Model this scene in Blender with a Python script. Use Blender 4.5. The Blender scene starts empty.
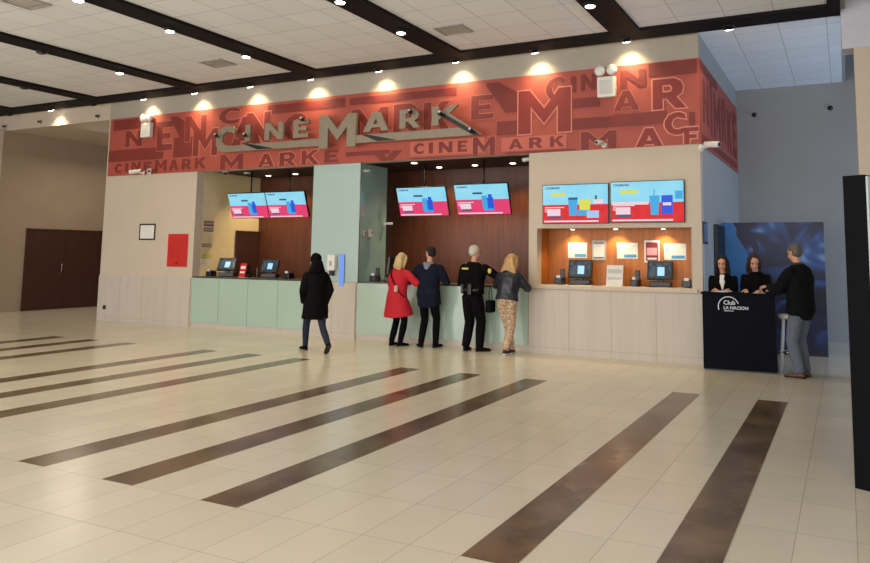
import bpy, bmesh, math, random
from mathutils import Vector, Matrix, noise
R_ = math.radians
random.seed(7)
scene = bpy.context.scene
COL = scene.collection

# ------------------------------------------------------------------ camera
cam_d = bpy.data.cameras.new('camera'); cam = bpy.data.objects.new('camera', cam_d); COL.objects.link(cam)
FPX, PCX, PCY = 733.685, 485.383, 177.543
cr = Vector((0.89852803, 0.43879181, 0.0104464)); cu = Vector((0.03656739, -0.09855551, 0.99445947)); cf = Vector((-0.43739022, 0.89316771, 0.10460036))
cam.matrix_world = Matrix(((cr.x, cu.x, -cf.x, 0), (cr.y, cu.y, -cf.y, 0), (cr.z, cu.z, -cf.z, 1.6), (0, 0, 0, 1)))
cam_d.sensor_width = 36; cam_d.sensor_fit = 'HORIZONTAL'; cam_d.lens = FPX / 870 * 36
cam_d.shift_x = (435 - PCX) / 870; cam_d.shift_y = (PCY - 281.5) / 870
cam_d.clip_start = 0.05; cam_d.clip_end = 200
scene.camera = cam

# ------------------------------------------------------------------ light
vs = scene.view_settings
vs.view_transform = 'Standard'; vs.look = 'None'; vs.gamma = 1; vs.use_curve_mapping = False
vs.exposure = 0.0
w = bpy.data.worlds.new('world'); scene.world = w; w.use_nodes = True
w.node_tree.nodes['Background'].inputs[0].default_value = (0.75, 0.78, 0.85, 1)
w.node_tree.nodes['Background'].inputs[1].default_value = 0.15
def area(name, loc, rot, sx, sy, power, col):
    l = bpy.data.lights.new(name, 'AREA'); l.shape = 'RECTANGLE'; l.size = sx; l.size_y = sy; l.energy = power; l.color = col
    o = bpy.data.objects.new(name, l); COL.objects.link(o); o.location = loc; o.rotation_euler = rot; return o
# broad fill light added behind the camera, tilted up towards the ceiling
area('rear_fill', (-7, -5.5, 2.2), (R_(102), 0, 0), 24, 4.2, 1780, (1.0, 0.965, 0.95))
# soft overhead fill added out of view, standing in for unseen hall lamps
area('overhead_fill', (-7, 0.5, 4.85), (0, 0, 0), 20, 5, 290, (1.0, 0.93, 0.82))
# unseen cool area light added at the right, standing in for assumed passage daylight
area('assumed_passage_fill', (4.4, 13.6, 1.25), (0, R_(90), 0), 2.3, 3.6, 210, (0.45, 0.66, 1.0))
# unseen area light added to brighten the corridor wall left of the office
area('corridor_fill', (-17.6, 13.4, 4.6), (0, R_(-15), 0), 1.6, 2.4, 75, (1.0, 0.86, 0.72))
SPOT_W = 95
scene.cycles.use_denoising = True
scene.cycles.max_bounces = 8

# ------------------------------------------------------------------ materials
MATS = {}
def lin(c):
    return tuple(((v / 255) / 12.92 if v / 255 <= 0.04045 else ((v / 255 + 0.055) / 1.055) ** 2.4) for v in c)
def mat(name, rgb, rough=0.6, metal=0.0, var=0.0, scale=8.0, bump=0.0, stretch=(1, 1, 1), emit=0, rgb2=None, spec=0.5, alpha=1.0, trans=0.0, coat=0.0, detail=4):
    if name in MATS: return MATS[name]
    m = bpy.data.materials.new(name); MATS[name] = m; m.use_nodes = True
    nt = m.node_tree; N = nt.nodes; L = nt.links; b = N['Principled BSDF']
    c = lin(rgb)
    b.inputs['Roughness'].default_value = rough; b.inputs['Metallic'].default_value = metal
    b.inputs['Specular IOR Level'].default_value = spec; b.inputs['Alpha'].default_value = alpha
    b.inputs['Transmission Weight'].default_value = trans; b.inputs['Coat Weight'].default_value = coat
    tc = N.new('ShaderNodeTexCoord'); mp = N.new('ShaderNodeMapping'); nz = N.new('ShaderNodeTexNoise')
    L.new(tc.outputs['Object'], mp.inputs[0]); mp.inputs['Scale'].default_value = stretch; L.new(mp.outputs[0], nz.inputs[0])
    nz.inputs['Scale'].default_value = scale; nz.inputs['Detail'].default_value = detail
    r = N.new('ShaderNodeValToRGB'); r.color_ramp.elements[0].position = 0.35; r.color_ramp.elements[1].position = 0.65
    c2 = lin(rgb2) if rgb2 else tuple(v * (1 - var) for v in c)
    r.color_ramp.elements[0].color = (*c2, 1); r.color_ramp.elements[1].color = (*c, 1)
    L.new(nz.outputs[0], r.inputs[0])
    if name.startswith('screen_'): b.inputs['Base Color'].default_value = (.01, .01, .012, 1); b.inputs['Specular IOR Level'].default_value = .08
    else: L.new(r.outputs[0], b.inputs['Base Color'])
    if emit:
        L.new(r.outputs[0], b.inputs['Emission Color']); b.inputs['Emission Strength'].default_value = emit
    if bump:
        bp = N.new('ShaderNodeBump'); bp.inputs['Strength'].default_value = bump; bp.inputs['Distance'].default_value = 0.01
        L.new(nz.outputs[0], bp.inputs['Height']); L.new(bp.outputs[0], b.inputs['Normal'])
    return m
def grid_mat(name, rgb, grout, px, py, ox, oy, gw, rough, var, mottle=0.06, bump=0.15, coat=0.0, spec=0.5, warm=None):
    """tiles on a world aligned grid: pitch px, py; grout width gw"""
    m = bpy.data.materials.new(name); MATS[name] = m; m.use_nodes = True
    nt = m.node_tree; N = nt.nodes; L = nt.links; b = N['Principled BSDF']
    tc = N.new('ShaderNodeTexCoord'); sp = N.new('ShaderNodeSeparateXYZ'); L.new(tc.outputs['Object'], sp.inputs[0])
    def mth(op, a, bb=None):
        n = N.new('ShaderNodeMath'); n.operation = op
        for i, v in enumerate((a, bb)):
            if v is None: continue
            if isinstance(v, (int, float)): n.inputs[i].default_value = v
            else: L.new(v, n.inputs[i])
        return n.outputs[0]
    def axis(o, off, p):
        s = mth('DIVIDE', mth('SUBTRACT', o, off), p); fl = mth('FLOOR', s); fr = mth('SUBTRACT', s, fl)
        d = mth('MULTIPLY', mth('MINIMUM', fr, mth('SUBTRACT', 1.0, fr)), p)
        return fl, d
    fx, dx = axis(sp.outputs[0], ox, px); fy, dy = axis(sp.outputs[1], oy, py)
    g = mth('LESS_THAN', mth('MINIMUM', dx, dy), gw / 2)
    cb = N.new('ShaderNodeCombineXYZ'); L.new(fx, cb.inputs[0]); L.new(fy, cb.inputs[1])
    wn = N.new('ShaderNodeTexWhiteNoise'); wn.noise_dimensions = '2D'; L.new(cb.outputs[0], wn.inputs['Vector'])
    nz = N.new('ShaderNodeTexNoise'); nz.inputs['Scale'].default_value = 3.5; nz.inputs['Detail'].default_value = 6; L.new(tc.outputs['Object'], nz.inputs['Vector'])
    v = mth('ADD', mth('MULTIPLY', mth('SUBTRACT', wn.outputs[0], 0.5), var), mth('MULTIPLY', mth('SUBTRACT', nz.outputs[0], 0.5), mottle * 2))
    v = mth('ADD', v, 1.0)
    cm = N.new('ShaderNodeVectorMath'); cm.operation = 'SCALE'; cm.inputs[0].default_value = lin(rgb); L.new(v, cm.inputs['Scale'])
    mx = N.new('ShaderNodeMix'); mx.data_type = 'RGBA'; L.new(g, mx.inputs[0]); L.new(cm.outputs[0], mx.inputs[6]); mx.inputs[7].default_value = (*lin(grout), 1)
    L.new(mx.outputs[2], b.inputs['Base Color'])
    b.inputs['Roughness'].default_value = rough; b.inputs['Coat Weight'].default_value = coat; b.inputs['Specular IOR Level'].default_value = spec
    if bump:
        bp = N.new('ShaderNodeBump'); bp.inputs['Strength'].default_value = bump; bp.inputs['Distance'].default_value = 0.004; bp.invert = True
        L.new(g, bp.inputs['Height']); L.new(bp.outputs[0], b.inputs['Normal'])
    return m

M_floor = grid_mat('floor_tile', (208, 199, 179), (172, 163, 145), 0.318, 0.6, 0.0, 3.04, 0.005, 0.22, 0.07, 0.05, 0.1, spec=0.5)
M_ceil = grid_mat('ceiling_tile', (226, 228, 228), (172, 170, 166), 0.66, 0.61, -0.13, 10.6, 0.010, 0.9, 0.05, 0.02, 0.2)
M_strip = mat('brown_marble_inlay', (114, 94, 70), 0.22, var=0.5, scale=2.2, rgb2=(78, 62, 46), detail=8)
M_cream = mat('cream_paint', (198, 183, 164), 0.75, var=0.04, scale=2)
M_greyw = mat('grey_wall_paint', (158, 155, 150), 0.85, var=0.04, scale=2)
M_leftw = mat('taupe_wall_paint', (158, 140, 120), 0.85, var=0.05, scale=2)
M_base = mat('stone_cladding', (192, 182, 170), 0.6, var=0.07, scale=3, stretch=(4, 4, 0.3))
M_groove = mat('cladding_joint', (166, 156, 142), 0.8)
M_black = mat('black_beam_paint', (22, 17, 18), 0.7, var=0.1, spec=.15)
M_dark = mat('dark_brown_soffit', (44, 32, 28), 0.6, var=0.15)
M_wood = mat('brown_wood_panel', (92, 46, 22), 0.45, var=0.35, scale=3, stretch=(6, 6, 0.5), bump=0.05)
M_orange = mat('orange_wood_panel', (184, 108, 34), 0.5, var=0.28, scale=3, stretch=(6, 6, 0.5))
M_doorw = mat('dark_wood_door', (66, 34, 24), 0.55, var=0.3, scale=4, stretch=(8, 8, 0.5))
M_teal = mat('frosted_teal_glass', (168, 190, 186), 0.22, var=0.03, scale=1.5, coat=0.3)
M_teal2 = mat('counter_teal_glass', (166, 188, 174), 0.2, var=0.04, scale=1.5, coat=0.3)
M_tealt = mat('clear_teal_glass', (150, 184, 180), 0.1, var=0.03, alpha=0.86, coat=0.4)
M_steel = mat('brushed_steel', (170, 165, 158), 0.35, 0.9, var=0.1, scale=20)
M_sign = mat('champagne_metal', (146, 134, 114), 0.5, 0.2, var=0.08, scale=6)
M_redm = mat('mural_red', (168, 76, 60), 0.6, var=0.08, scale=3)
M_redd = mat('mural_dark_red', (124, 42, 34), 0.6, var=0.12, scale=3)
M_redl = mat('mural_outline', (212, 128, 106), 0.6, var=0.05)
M_redk = mat('mural_deep_red', (134, 42, 34), 0.6, var=0.05)
M_blackp = mat('black_plastic', (20, 20, 22), 0.4, var=0.1)
M_whitep = mat('white_plastic', (222, 220, 214), 0.4, var=0.04)
M_chrome = mat('chrome', (200, 200, 200), 0.15, 1.0)
M_lens = mat('lit_lens', (255, 244, 224), 0.3, emit=14)
M_lensoff = mat('unlit_lens', (60, 56, 52), 0.2)
M_paper = mat('white_paper', (226, 224, 216), 0.8, var=0.05)
M_redsign = mat('red_notice', (196, 30, 26), 0.5, var=0.06)
M_scr_sky = mat('screen_sky_blue', (120, 212, 240), 0.3, emit=0.95, rgb2=(160, 226, 246), scale=1.5)
M_scr_red = mat('screen_red', (228, 44, 48), 0.3, emit=0.95, rgb2=(214, 32, 40))
M_scr_pink = mat('screen_pink', (232, 66, 116), 0.3, emit=0.95)
M_scr_blue = mat('screen_cup_blue', (40, 90, 220), 0.3, emit=0.95)
M_scr_cyan = mat('screen_cup_cyan', (70, 170, 226), 0.3, emit=0.95)
M_scr_yel = mat('screen_popcorn_yellow', (220, 224, 90), 0.3, emit=0.95)
M_scr_white = mat('screen_white', (244, 214, 224), 0.3, emit=0.95)
M_scr_dark = mat('screen_dark_text', (50, 90, 130), 0.3, emit=0.95)
M_display = mat('till_display', (70, 88, 104), 0.2, emit=0.2, rgb2=(36, 46, 58), scale=14)
M_displayb = mat('till_display_window', (150, 200, 236), 0.2, emit=0.6)
M_skin = mat('skin', (204, 150, 122), 0.6, var=0.08, scale=20)
M_eye = mat('eye_dark', (40, 28, 22), 0.2)
M_lip = mat('lips', (160, 78, 70), 0.5)
M_navyd = mat('navy_desk_laminate', (10, 11, 22), 0.6, var=0.2, spec=.06)

# ------------------------------------------------------------------ mesh helpers
def link(o, parent=None):
    COL.objects.link(o)
    if parent is not None: o.parent = parent
    return o
def world_of(o):
    m = Matrix.Identity(4)
    while o is not None:
        m = Matrix.LocRotScale(o.location, o.rotation_euler, o.scale) @ m; o = o.parent
    return m
def tag(o, label=None, cat=None, group=None, kind=None):
    if label: o['label'] = label
    if cat: o['category'] = cat
    if group: o['group'] = group
    if kind: o['kind'] = kind
    return o
def thing(name, label, cat, loc=(0, 0, 0), rz=0, group=None):
    o = bpy.data.objects.new(name, None); COL.objects.link(o); o.location = loc; o.rotation_euler = (0, 0, rz)
    o.empty_display_size = 0.1
    return tag(o, label, cat, group)
class MB:
    def __init__(s): s.v = []; s.f = []; s.m = []; s.sm = []
    def add(s, verts, faces, mi=0, smooth=False):
        o = len(s.v); s.v += [Vector(p) for p in verts]
        for f in faces: s.f.append(tuple(i + o for i in f)); s.m.append(mi); s.sm.append(smooth)
        return s
    def box(s, x0, x1, y0, y1, z0, z1, mi=0, M=None):
        v = [Vector(p) for p in ((x0, y0, z0), (x1, y0, z0), (x1, y1, z0), (x0, y1, z0), (x0, y0, z1), (x1, y0, z1), (x1, y1, z1), (x0, y1, z1))]
        if M is not None: v = [M @ p for p in v]
        return s.add(v, [(0, 3, 2, 1), (4, 5, 6, 7), (0, 1, 5, 4), (1, 2, 6, 5), (2, 3, 7, 6), (3, 0, 4, 7)], mi)
    def rbox(s, x0, x1, y0, y1, z0, z1, r=0.01, mi=0, M=None, seg=2):
        bm = bmesh.new(); bmesh.ops.create_cube(bm, size=1)
        for v in bm.verts: v.co = Vector((x0 + (v.co.x + .5) * (x1 - x0), y0 + (v.co.y + .5) * (y1 - y0), z0 + (v.co.z + .5) * (z1 - z0)))
        bmesh.ops.bevel(bm, geom=bm.edges[:], offset=r, segments=seg, affect='EDGES', profile=0.5)
        bm.verts.index_update()
        vs_ = [(M @ v.co) if M is not None else v.co.copy() for v in bm.verts]; fs = [tuple(v.index for v in f.verts) for f in bm.faces]; bm.free()
        return s.add(vs_, fs, mi)
    def tube(s, pts, rad, seg=12, mi=0, ref=None, cap=True, smooth=True):
        pts = [Vector(p) for p in pts]; n = len(pts); vs_ = []; fs = []
        for i, p in enumerate(pts):
            d = (pts[min(i + 1, n - 1)] - pts[max(i - 1, 0)]).normalized()
            a = Vector(ref) if ref is not None else (Vector((1, 0, 0)) if abs(d.x) < 0.8 else Vector((0, 1, 0)))
            a = (a - d * a.dot(d)).normalized(); b = d.cross(a)
            r = rad[i] if isinstance(rad, (list, tuple)) else rad
            rx, ry = (r if isinstance(r, (list, tuple)) else (r, r))
            for k in range(seg):
                t = 2 * math.pi * k / seg; vs_.append(p + a * rx * math.cos(t) + b * ry * math.sin(t))
        for i in range(n - 1):
            for k in range(seg):
                k2 = (k + 1) % seg; fs.append((i * seg + k, i * seg + k2, (i + 1) * seg + k2, (i + 1) * seg + k))
        if cap: fs.append(tuple(reversed(range(seg)))); fs.append(tuple(range((n - 1) * seg, n * seg)))
        return s.add(vs_, fs, mi, smooth)
    def ell(s, c, r, M=None, su=16, sv=10, mi=0):
        vs_ = []; fs = []; c = Vector(c)
        for j in range(1, sv):
            ph = math.pi * j / sv
            for k in range(su):
                t = 2 * math.pi * k / su
                p = Vector((r[0] * math.sin(ph) * math.cos(t), r[1] * math.sin(ph) * math.sin(t), r[2] * math.cos(ph)))
                if M is not None: p = M @ p
                vs_.append(c + p)
        top = len(vs_); a = Vector((0, 0, r[2]))
        if M is not None: a = M @ a
        vs_.append(c + a); vs_.append(c - a)
        for j in range(sv - 2):
            for k in range(su):
                k2 = (k + 1) % su; fs.append((j * su + k, (j + 1) * su + k, (j + 1) * su + k2, j * su + k2))
        for k in range(su):
            k2 = (k + 1) % su; fs.append((top, k, k2)); fs.append((top + 1, (sv - 2) * su + k2, (sv - 2) * su + k))
        return s.add(vs_, fs, mi, True)
    def mesh(s, name, mats, inv=None):
        me = bpy.data.meshes.new(name)
        me.from_pydata([(inv @ p if inv is not None else p)[:] for p in s.v], [], s.f); me.update()
        for m in (mats if isinstance(mats, (list, tuple)) else [mats]): me.materials.append(m)
        me.polygons.foreach_set('material_index', s.m); me.polygons.foreach_set('use_smooth', s.sm)
        return me
    def build(s, name, mats, parent=None, world=False):
        inv = world_of(parent).inverted() if (world and parent is not None) else None
        return link(bpy.data.objects.new(name, s.mesh(name, mats, inv)), parent)
def B(name, m, parent, *a, **k):
    """one rounded box as a part"""
    r = k.pop('r', 0.0); mb = MB()
    (mb.rbox(*a, r=r, **k) if r else mb.box(*a, **k)); return mb.build(name, m, parent)
def struct(o): o['kind'] = 'structure'; return o
def SB(name, m, *a): return struct(MB().box(*a).build(name, m))

# flat outlines with holes, filled and given thickness through a 2-D curve
G = {
 'I': [[(0, 0), (1, 0), (1, 1), (0, 1)]],
 '-': [[(0, 0), (1, 0), (1, 1), (0, 1)]],
 '\\': [[(.62, 0), (1, .0), (1, .62), (.38, 1), (0, 1), (0, .9)]],
 'E': [[(0, 0), (1, 0), (1, .22), (.36, .22), (.36, .4), (.86, .4), (.86, .6), (.36, .6), (.36, .78), (1, .78), (1, 1), (0, 1)]],
 'F': [[(0, 0), (.36, 0), (.36, .4), (.86, .4), (.86, .6), (.36, .6), (.36, .78), (1, .78), (1, 1), (0, 1)]],
 'M': [[(0, 0), (.24, 0), (.24, .62), (.5, .22), (.76, .62), (.76, 0), (1, 0), (1, 1), (.78, 1), (.5, .56), (.22, 1), (0, 1)]],
 'N': [[(0, 0), (.27, 0), (.27, .58), (.73, 0), (1, 0), (1, 1), (.73, 1), (.73, .42), (.27, 1), (0, 1)]],
 'A': [[(0, 0), (.27, 0), (.34, .2), (.66, .2), (.73, 0), (1, 0), (.64, 1), (.36, 1)], [(.41, .38), (.5, .66), (.59, .38)]],
 'R': [[(0, 0), (.3, 0), (.3, .34), (.42, .34), (.68, 0), (1, 0), (.72, .38), (.88, .5), (.92, .7), (.86, .88), (.66, 1), (0, 1)], [(.3, .55), (.54, .55), (.6, .66), (.54, .79), (.3, .79)]],
 'K': [[(0, 0), (.28, 0), (.28, .36), (.36, .46), (.68, 0), (1, 0), (.56, .62), (.96, 1), (.62, 1), (.28, .64), (.28, 1), (0, 1)]],
 'V': [[(.38, 0), (.62, 0), (1, 1), (.7, 1), (.5, .4), (.3, 1), (0, 1)]],
 'C': [[(1, .3), (.78, .26), (.6, .22), (.42, .28), (.32, .5), (.42, .72), (.6, .8), (.8, .74), (1, .7), (.96, .9), (.75, 1), (.5, 1), (.2, .88), (.03, .65), (.0, .5), (.03, .35), (.2, .12), (.5, 0), (.75, 0), (.96, .1)]],
}
def plate(loops, thick, off=0.0):
    """returns verts, faces: loops in the x,z plane, front face towards -y, spanning y 0..-thick"""
    cu_ = bpy.data.curves.new('outline', 'CURVE'); cu_.dimensions = '2D'; cu_.fill_mode = 'BOTH'; cu_.extrude = thick / 2; cu_.offset = off
    for lp in loops:
        sp = cu_.splines.new('POLY'); sp.points.add(len(lp) - 1); sp.use_cyclic_u = True
        for q, (x, z) in zip(sp.points, lp): q.co = (x, z, 0, 1)
    return _curve_out(cu_, thick)
def _curve_out(cu_, thick):
    o = bpy.data.objects.new('outline', cu_); COL.objects.link(o)
    bpy.context.view_layer.update(); dg = bpy.context.evaluated_depsgraph_get()
    me = o.evaluated_get(dg).to_mesh()
    vs_ = [Vector((v.co.x, -v.co.z - thick / 2, v.co.y)) for v in me.vertices]; fs = [tuple(p.vertices) for p in me.polygons]
    o.evaluated_get(dg).to_mesh_clear(); bpy.data.objects.remove(o); bpy.data.curves.remove(cu_)
    return vs_, fs
def glyph(ch, x0, z0, x1, z1, thick, off=0.0):
    return plate([[(x0 + a * (x1 - x0), z0 + b * (z1 - z0)) for a, b in lp] for lp in G[ch]], thick, off)
def text(s_, size, thick, bold=0.0, align='LEFT'):
    cu_ = bpy.data.curves.new('t', 'FONT'); cu_.body = s_; cu_.size = size; cu_.extrude = thick / 2; cu_.offset = bold; cu_.align_x = align; cu_.resolution_u = 2
    return _curve_out(cu_, thick)
def put(mb, vf, dx, dy, dz, mi=0, M=None, clip=None):
    vs_, fs = vf; vs_ = [v + Vector((dx, dy, dz)) for v in vs_]
    if M is not None: vs_ = [M @ v for v in vs_]
    if clip:
        bm = bmesh.new(); bv = [bm.verts.new(v) for v in vs_]
        for f in fs:
            try: bm.faces.new([bv[i] for i in f])
            except ValueError: pass
        for co, no in clip: bmesh.ops.bisect_plane(bm, geom=bm.verts[:] + bm.edges[:] + bm.faces[:], plane_co=co, plane_no=no, clear_outer=True)
        bm.verts.index_update(); vs_ = [v.co.copy() for v in bm.verts]; fs = [tuple(v.index for v in f.verts) for f in bm.faces]; bm.free()
    mb.add(vs_, fs, mi)

# ================================================================== the room
FY = 11.47            # front plane of the ticket office
XL, XR = -15.52, -1.95
ZB0, ZB1 = 3.33, 4.68   # red fascia
CZ = 5.09
SB('floor', M_floor, -24, 6, -7, 18, -0.1, 0)
# brown inlay strips in the floor
k = 0
for i in (3, 6, 12, 15, 18, 24, 27, 30, 36, 39, 42):
    k += 1
    struct(MB().box(-0.318 * i + 0.003, -0.318 * (i - 1) - 0.004, 3.64, 9.02, 0, 0.0015).build('trim_%d' % k, M_strip))
# ceiling with tiles, soffits
SB('ceiling', M_ceil, -24, 0.06, -7, 16.1, CZ, CZ + 0.1)
SB('ceiling', M_greyw, 0.06, 6, -7, 16.0, 6.2, 6.3)
SB('wall_right', M_greyw, 0.06, 0.12, -7, 11.2, CZ, 6.2)
SB('wall_right', mat('lilac_grey_paint', (196, 196, 206), .85, var=.03), 0.06, 6, 11.2, 11.55, 4.52, 6.2)
SB('wall_right', M_cream, 0.205, 1.6, 11.2, 11.55, 0, 4.52)
SB('wall_right', M_greyw, 6, 6.1, -7, 16, 0, 6.3)
SB('wall_right', M_greyw, 0.06, 0.12, 11.55, 15.95, CZ, 6.2)
SB('wall_back', M_greyw, -2.2, 6, 15.95, 16.1, 0, 6.3)
SB('wall_left', M_leftw, -19.65, -19.5, 11.4, 17.9, 0, 4.68)
SB('wall_left', M_cream, -24, -19.5, 11.25, 11.4, 0, 4.68)
SB('wall_left', M_cream, -24, -23.9, -7, 11.25, 0, CZ)
SB('wall_left', M_leftw, -19.5, -15.4, 17.8, 17.95, 0, 4.68)
SB('ceiling', M_cream, -24, XL, FY + 0.0, 17.9, 4.68, 4.74)
SB('wall_left', M_cream, -24, XL, FY, FY + 0.1, 4.74, CZ)
# black beams
SB('trim_12', M_black, -24, 0.058, 10.86, 11.32, CZ - 0.05, CZ)
k = 12
for x in (-0.02, -2.94, -6.04, -9.16, -12.3, -15.43, -18.57, -21.7):
    k += 1
    x0, x1 = (x - 0.09, 0.058) if x > -1 else (x - 0.225, x + 0.225)
    SB('trim_%d' % k, M_black, x0, x1, -7, 10.86, CZ - 0.05, CZ)

# ticket office walls (one shell)
wb = MB()
wb.box(XL, -12.58, FY, FY + 0.2, 0, 3.33)                 # left pier
wb.box(XL, XR, FY, FY + 0.2, 3.33, ZB1)                   # head above the openings
SB('wall_front_upper', mat('greige_strip', (168, 160, 146), .8, var=.04), XL, XR, FY, FY + 0.2, ZB1, CZ)  # strip above the fascia, coloured darker and greyer than the cream walls
wb.box(-4.79, -4.64, FY, FY + 0.2, 0, 3.33); wb.box(-2.10, XR, FY, FY + 0.2, 0, 3.33)
wb.box(-4.64, -2.10, FY, FY + 0.2, 0, 1.12); wb.box(-4.64, -2.10, FY, FY + 0.2, 2.05, 3.33)
wb.box(-9.40, -8.29, FY, FY + 0.12, 0, 1.055)             # plinth below the glass column
wb.box(XL, XL + 0.2, FY + 0.2, 17.9, 0, CZ)
struct(wb.build('wall_front', M_cream))
SB('wall_side', M_greyw, XR - 0.2, XR, FY + 0.2, 15.95, 0, CZ)
# interior of the office
SB('wall_inner_left', mat('inner_cream', (222, 204, 160), 0.75, var=0.05), -12.78, -12.58, FY + 0.2, 13.6, 0, 3.42)
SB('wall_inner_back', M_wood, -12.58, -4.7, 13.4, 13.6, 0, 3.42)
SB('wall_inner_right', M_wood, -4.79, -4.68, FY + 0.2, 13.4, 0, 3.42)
SB('ceiling', M_dark, -12.6, -4.68, FY + 0.2, 13.4, 3.37, 3.42)
nb = MB()   # the small window's niche
nb.box(-4.67, -4.64, FY + 0.2, 12.03, 1.0, 2.1); nb.box(-4.67, -2.07, 12.0, 12.03, 1.0, 2.1); nb.box(-2.10, -2.07, FY + 0.2, 12.0, 1.0, 2.1); nb.box(-4.64, -2.10, FY + 0.2, 12.0, 2.05, 2.1)
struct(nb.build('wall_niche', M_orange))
# cladding below, joints, kick
cl = MB()
for x0, x1 in ((XL, -12.60), (-9.39, -8.30), (-4.78, XR)):
    cl.box(x0, x1, FY - 0.02, FY, 0.0, 1.04, 0)
    n = max(1, round((x1 - x0) / 0.72)); dx = (x1 - x0) / n
    for i in range(1, n): cl.box(x0 + i * dx - 0.003, x0 + i * dx + 0.003, FY - 0.0225, FY - 0.02, 0.0, 1.04, 1)
    cl.box(x0, x1, FY - 0.0225, FY - 0.02, 0.098, 0.104, 1)
struct(cl.build('baseboard_front', [M_base, M_groove]))
SB('trim_21', M_cream, -4.72, -2.02, FY - 0.045, FY, 1.055, 1.115)
SB('baseboard_side', M_base, XR, XR + 0.015, FY, 15.95, 0, 0.1)
# doors
def door(name, label, loc, rz, w_, h_, m, leaves=1, handle=True):
    t = thing(name, label, 'door', loc, rz); t['kind'] = 'structure'
    fr = MB().box(-w_ / 2 - .04, -w_ / 2, -.03, .03, 0, h_ + .04).box(w_ / 2, w_ / 2 + .04, -.03, .03, 0, h_ + .04).box(-w_ / 2, w_ / 2, -.03, .03, h_, h_ + .04)
    fr.build('door_frame', m, t)
    for i in range(leaves):
        a = -w_ / 2 + i * w_ / leaves + 0.004; b = -w_ / 2 + (i + 1) * w_ / leaves - 0.004
        lf = MB().box(a, b, -0.02, 0.02, 0.01, h_ - 0.004).build('door_leaf', m, t)
        if handle and i == 0:
            hx = b - 0.08
            MB().tube([(hx, -0.02, 1.0), (hx, -0.07, 1.0), (hx, -0.07, 1.22), (hx, -0.02, 1.22)], 0.013, 8).build('door_handle', M_steel, lf)
    return t
door('door_1', 'wide dark brown panelled door with a steel pull in the far left wall', (-19.465, 13.76, 0), R_(90), 3.1, 2.13, M_doorw, 3)
door('door_2', 'dark brown door in the cream side wall behind the left ticket counter', (-12.545, 13.04, 0), R_(90), 0.68, 2.05, M_doorw)
door('door_3', 'black narrow door in the pale blue side wall behind the promotion desk', (-1.915, 13.0, 0), R_(90), 0.78, 2.1, M_blackp)

# ================================================================== the red fascia with its letter mural
fas = thing('fascia_panel', 'red fascia band of overlapping giant letters above the ticket counters', 'sign panel', (-8.735, FY, ZB0))
mu = MB(); mu.box(XL + 0.06, XR + 0.012, FY - 0.018, FY - 0.001, ZB0, ZB1, 0)
MUR = [('-','D',-15.35,4.4,-14.35,4.64),('N','D',-14.91,3.98,-14.34,4.37),('-','D',-15.46,3.66,-13.64,3.93),('E','D',-13.87,3.84,-13.37,4.51),('\\','D',-13.46,4.08,-12.93,4.6),('-','D',-13.33,3.67,-12.71,4.11),('N','D',-13.0,4.0,-12.35,4.57),('M','O',-12.73,3.66,-12.0,4.25),('C','D',-12.01,4.31,-11.39,4.66),
('C','D',-15.22,3.39,-14.98,3.61),('I','D',-14.86,3.4,-14.76,3.62),('N','D',-14.65,3.41,-14.36,3.63),('E','D',-14.25,3.4,-14.0,3.61),('M','D',-13.88,3.38,-13.52,3.64),('A','D',-13.44,3.38,-13.14,3.62),('R','D',-13.04,3.39,-12.75,3.62),('K','D',-12.65,3.39,-12.31,3.63),
('M','D',-11.9,3.26,-11.24,3.66),('A','R',-10.85,3.34,-10.4,3.62),('R','R',-10.27,3.34,-9.83,3.62),('K','R',-9.7,3.34,-9.25,3.63),('E','D',-9.13,3.36,-8.8,3.61),('-','D',-10.64,4.44,-8.67,4.62),('A','R',-11.62,3.79,-10.75,4.44),('N','O',-11.2,3.86,-10.54,4.5),('C','D',-10.2,3.84,-9.61,4.4),('M','D',-8.5,3.75,-7.65,4.37),('-','D',-8.56,4.46,-6.2,4.6),('R','D',-7.54,3.81,-6.96,4.39),('K','D',-6.88,3.79,-6.29,4.37),('V','D',-8.01,3.3,-7.33,3.52),('-','D',-8.62,3.46,-7.6,3.54),
('-','L',-7.16,3.38,-5.62,3.66),('C','D',-7.08,3.42,-6.86,3.62),('I','D',-6.76,3.42,-6.67,3.62),('N','D',-6.55,3.42,-6.27,3.62),('E','D',-6.16,3.42,-5.97,3.62),('M','D',-5.86,3.3,-5.42,3.66),('-','D',-7.12,3.28,-5.9,3.35),
('E','D',-5.9,3.98,-5.46,4.41),('\\','D',-5.6,4.06,-5.0,4.62),('-','D',-5.39,3.67,-4.97,3.91),('-','L',-5.3,3.38,-4.1,3.62),('A','D',-5.16,3.41,-4.9,3.59),('R','D',-4.78,3.41,-4.53,3.59),('K','D',-4.4,3.41,-4.14,3.59),('-','D',-5.23,3.27,-3.95,3.36),
('C','D',-4.48,4.19,-4.12,4.6),('M','B',-4.98,3.66,-4.03,4.41),('I','D',-4.03,4.31,-3.94,4.58),('N','D',-3.85,4.32,-3.6,4.6),('-','D',-4.01,4.04,-3.53,4.2),('-','D',-4.01,3.68,-3.0,3.86),('M','D',-3.86,3.3,-3.25,3.63),
('A','D',-3.3,3.93,-2.87,4.26),('N','D',-3.18,4.31,-2.77,4.59),('-','D',-3.3,3.68,-2.45,3.88),('-','D',-2.72,4.44,-1.97,4.66),('R','B',-2.66,3.91,-2.14,4.39),('A','B',-2.95,3.3,-2.5,3.62),('C','B',-2.48,3.49,-2.15,3.84),('I','D',-2.1,3.62,-2.02,3.83),('F','B',-2.18,3.31,-1.96,3.59)]
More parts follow.
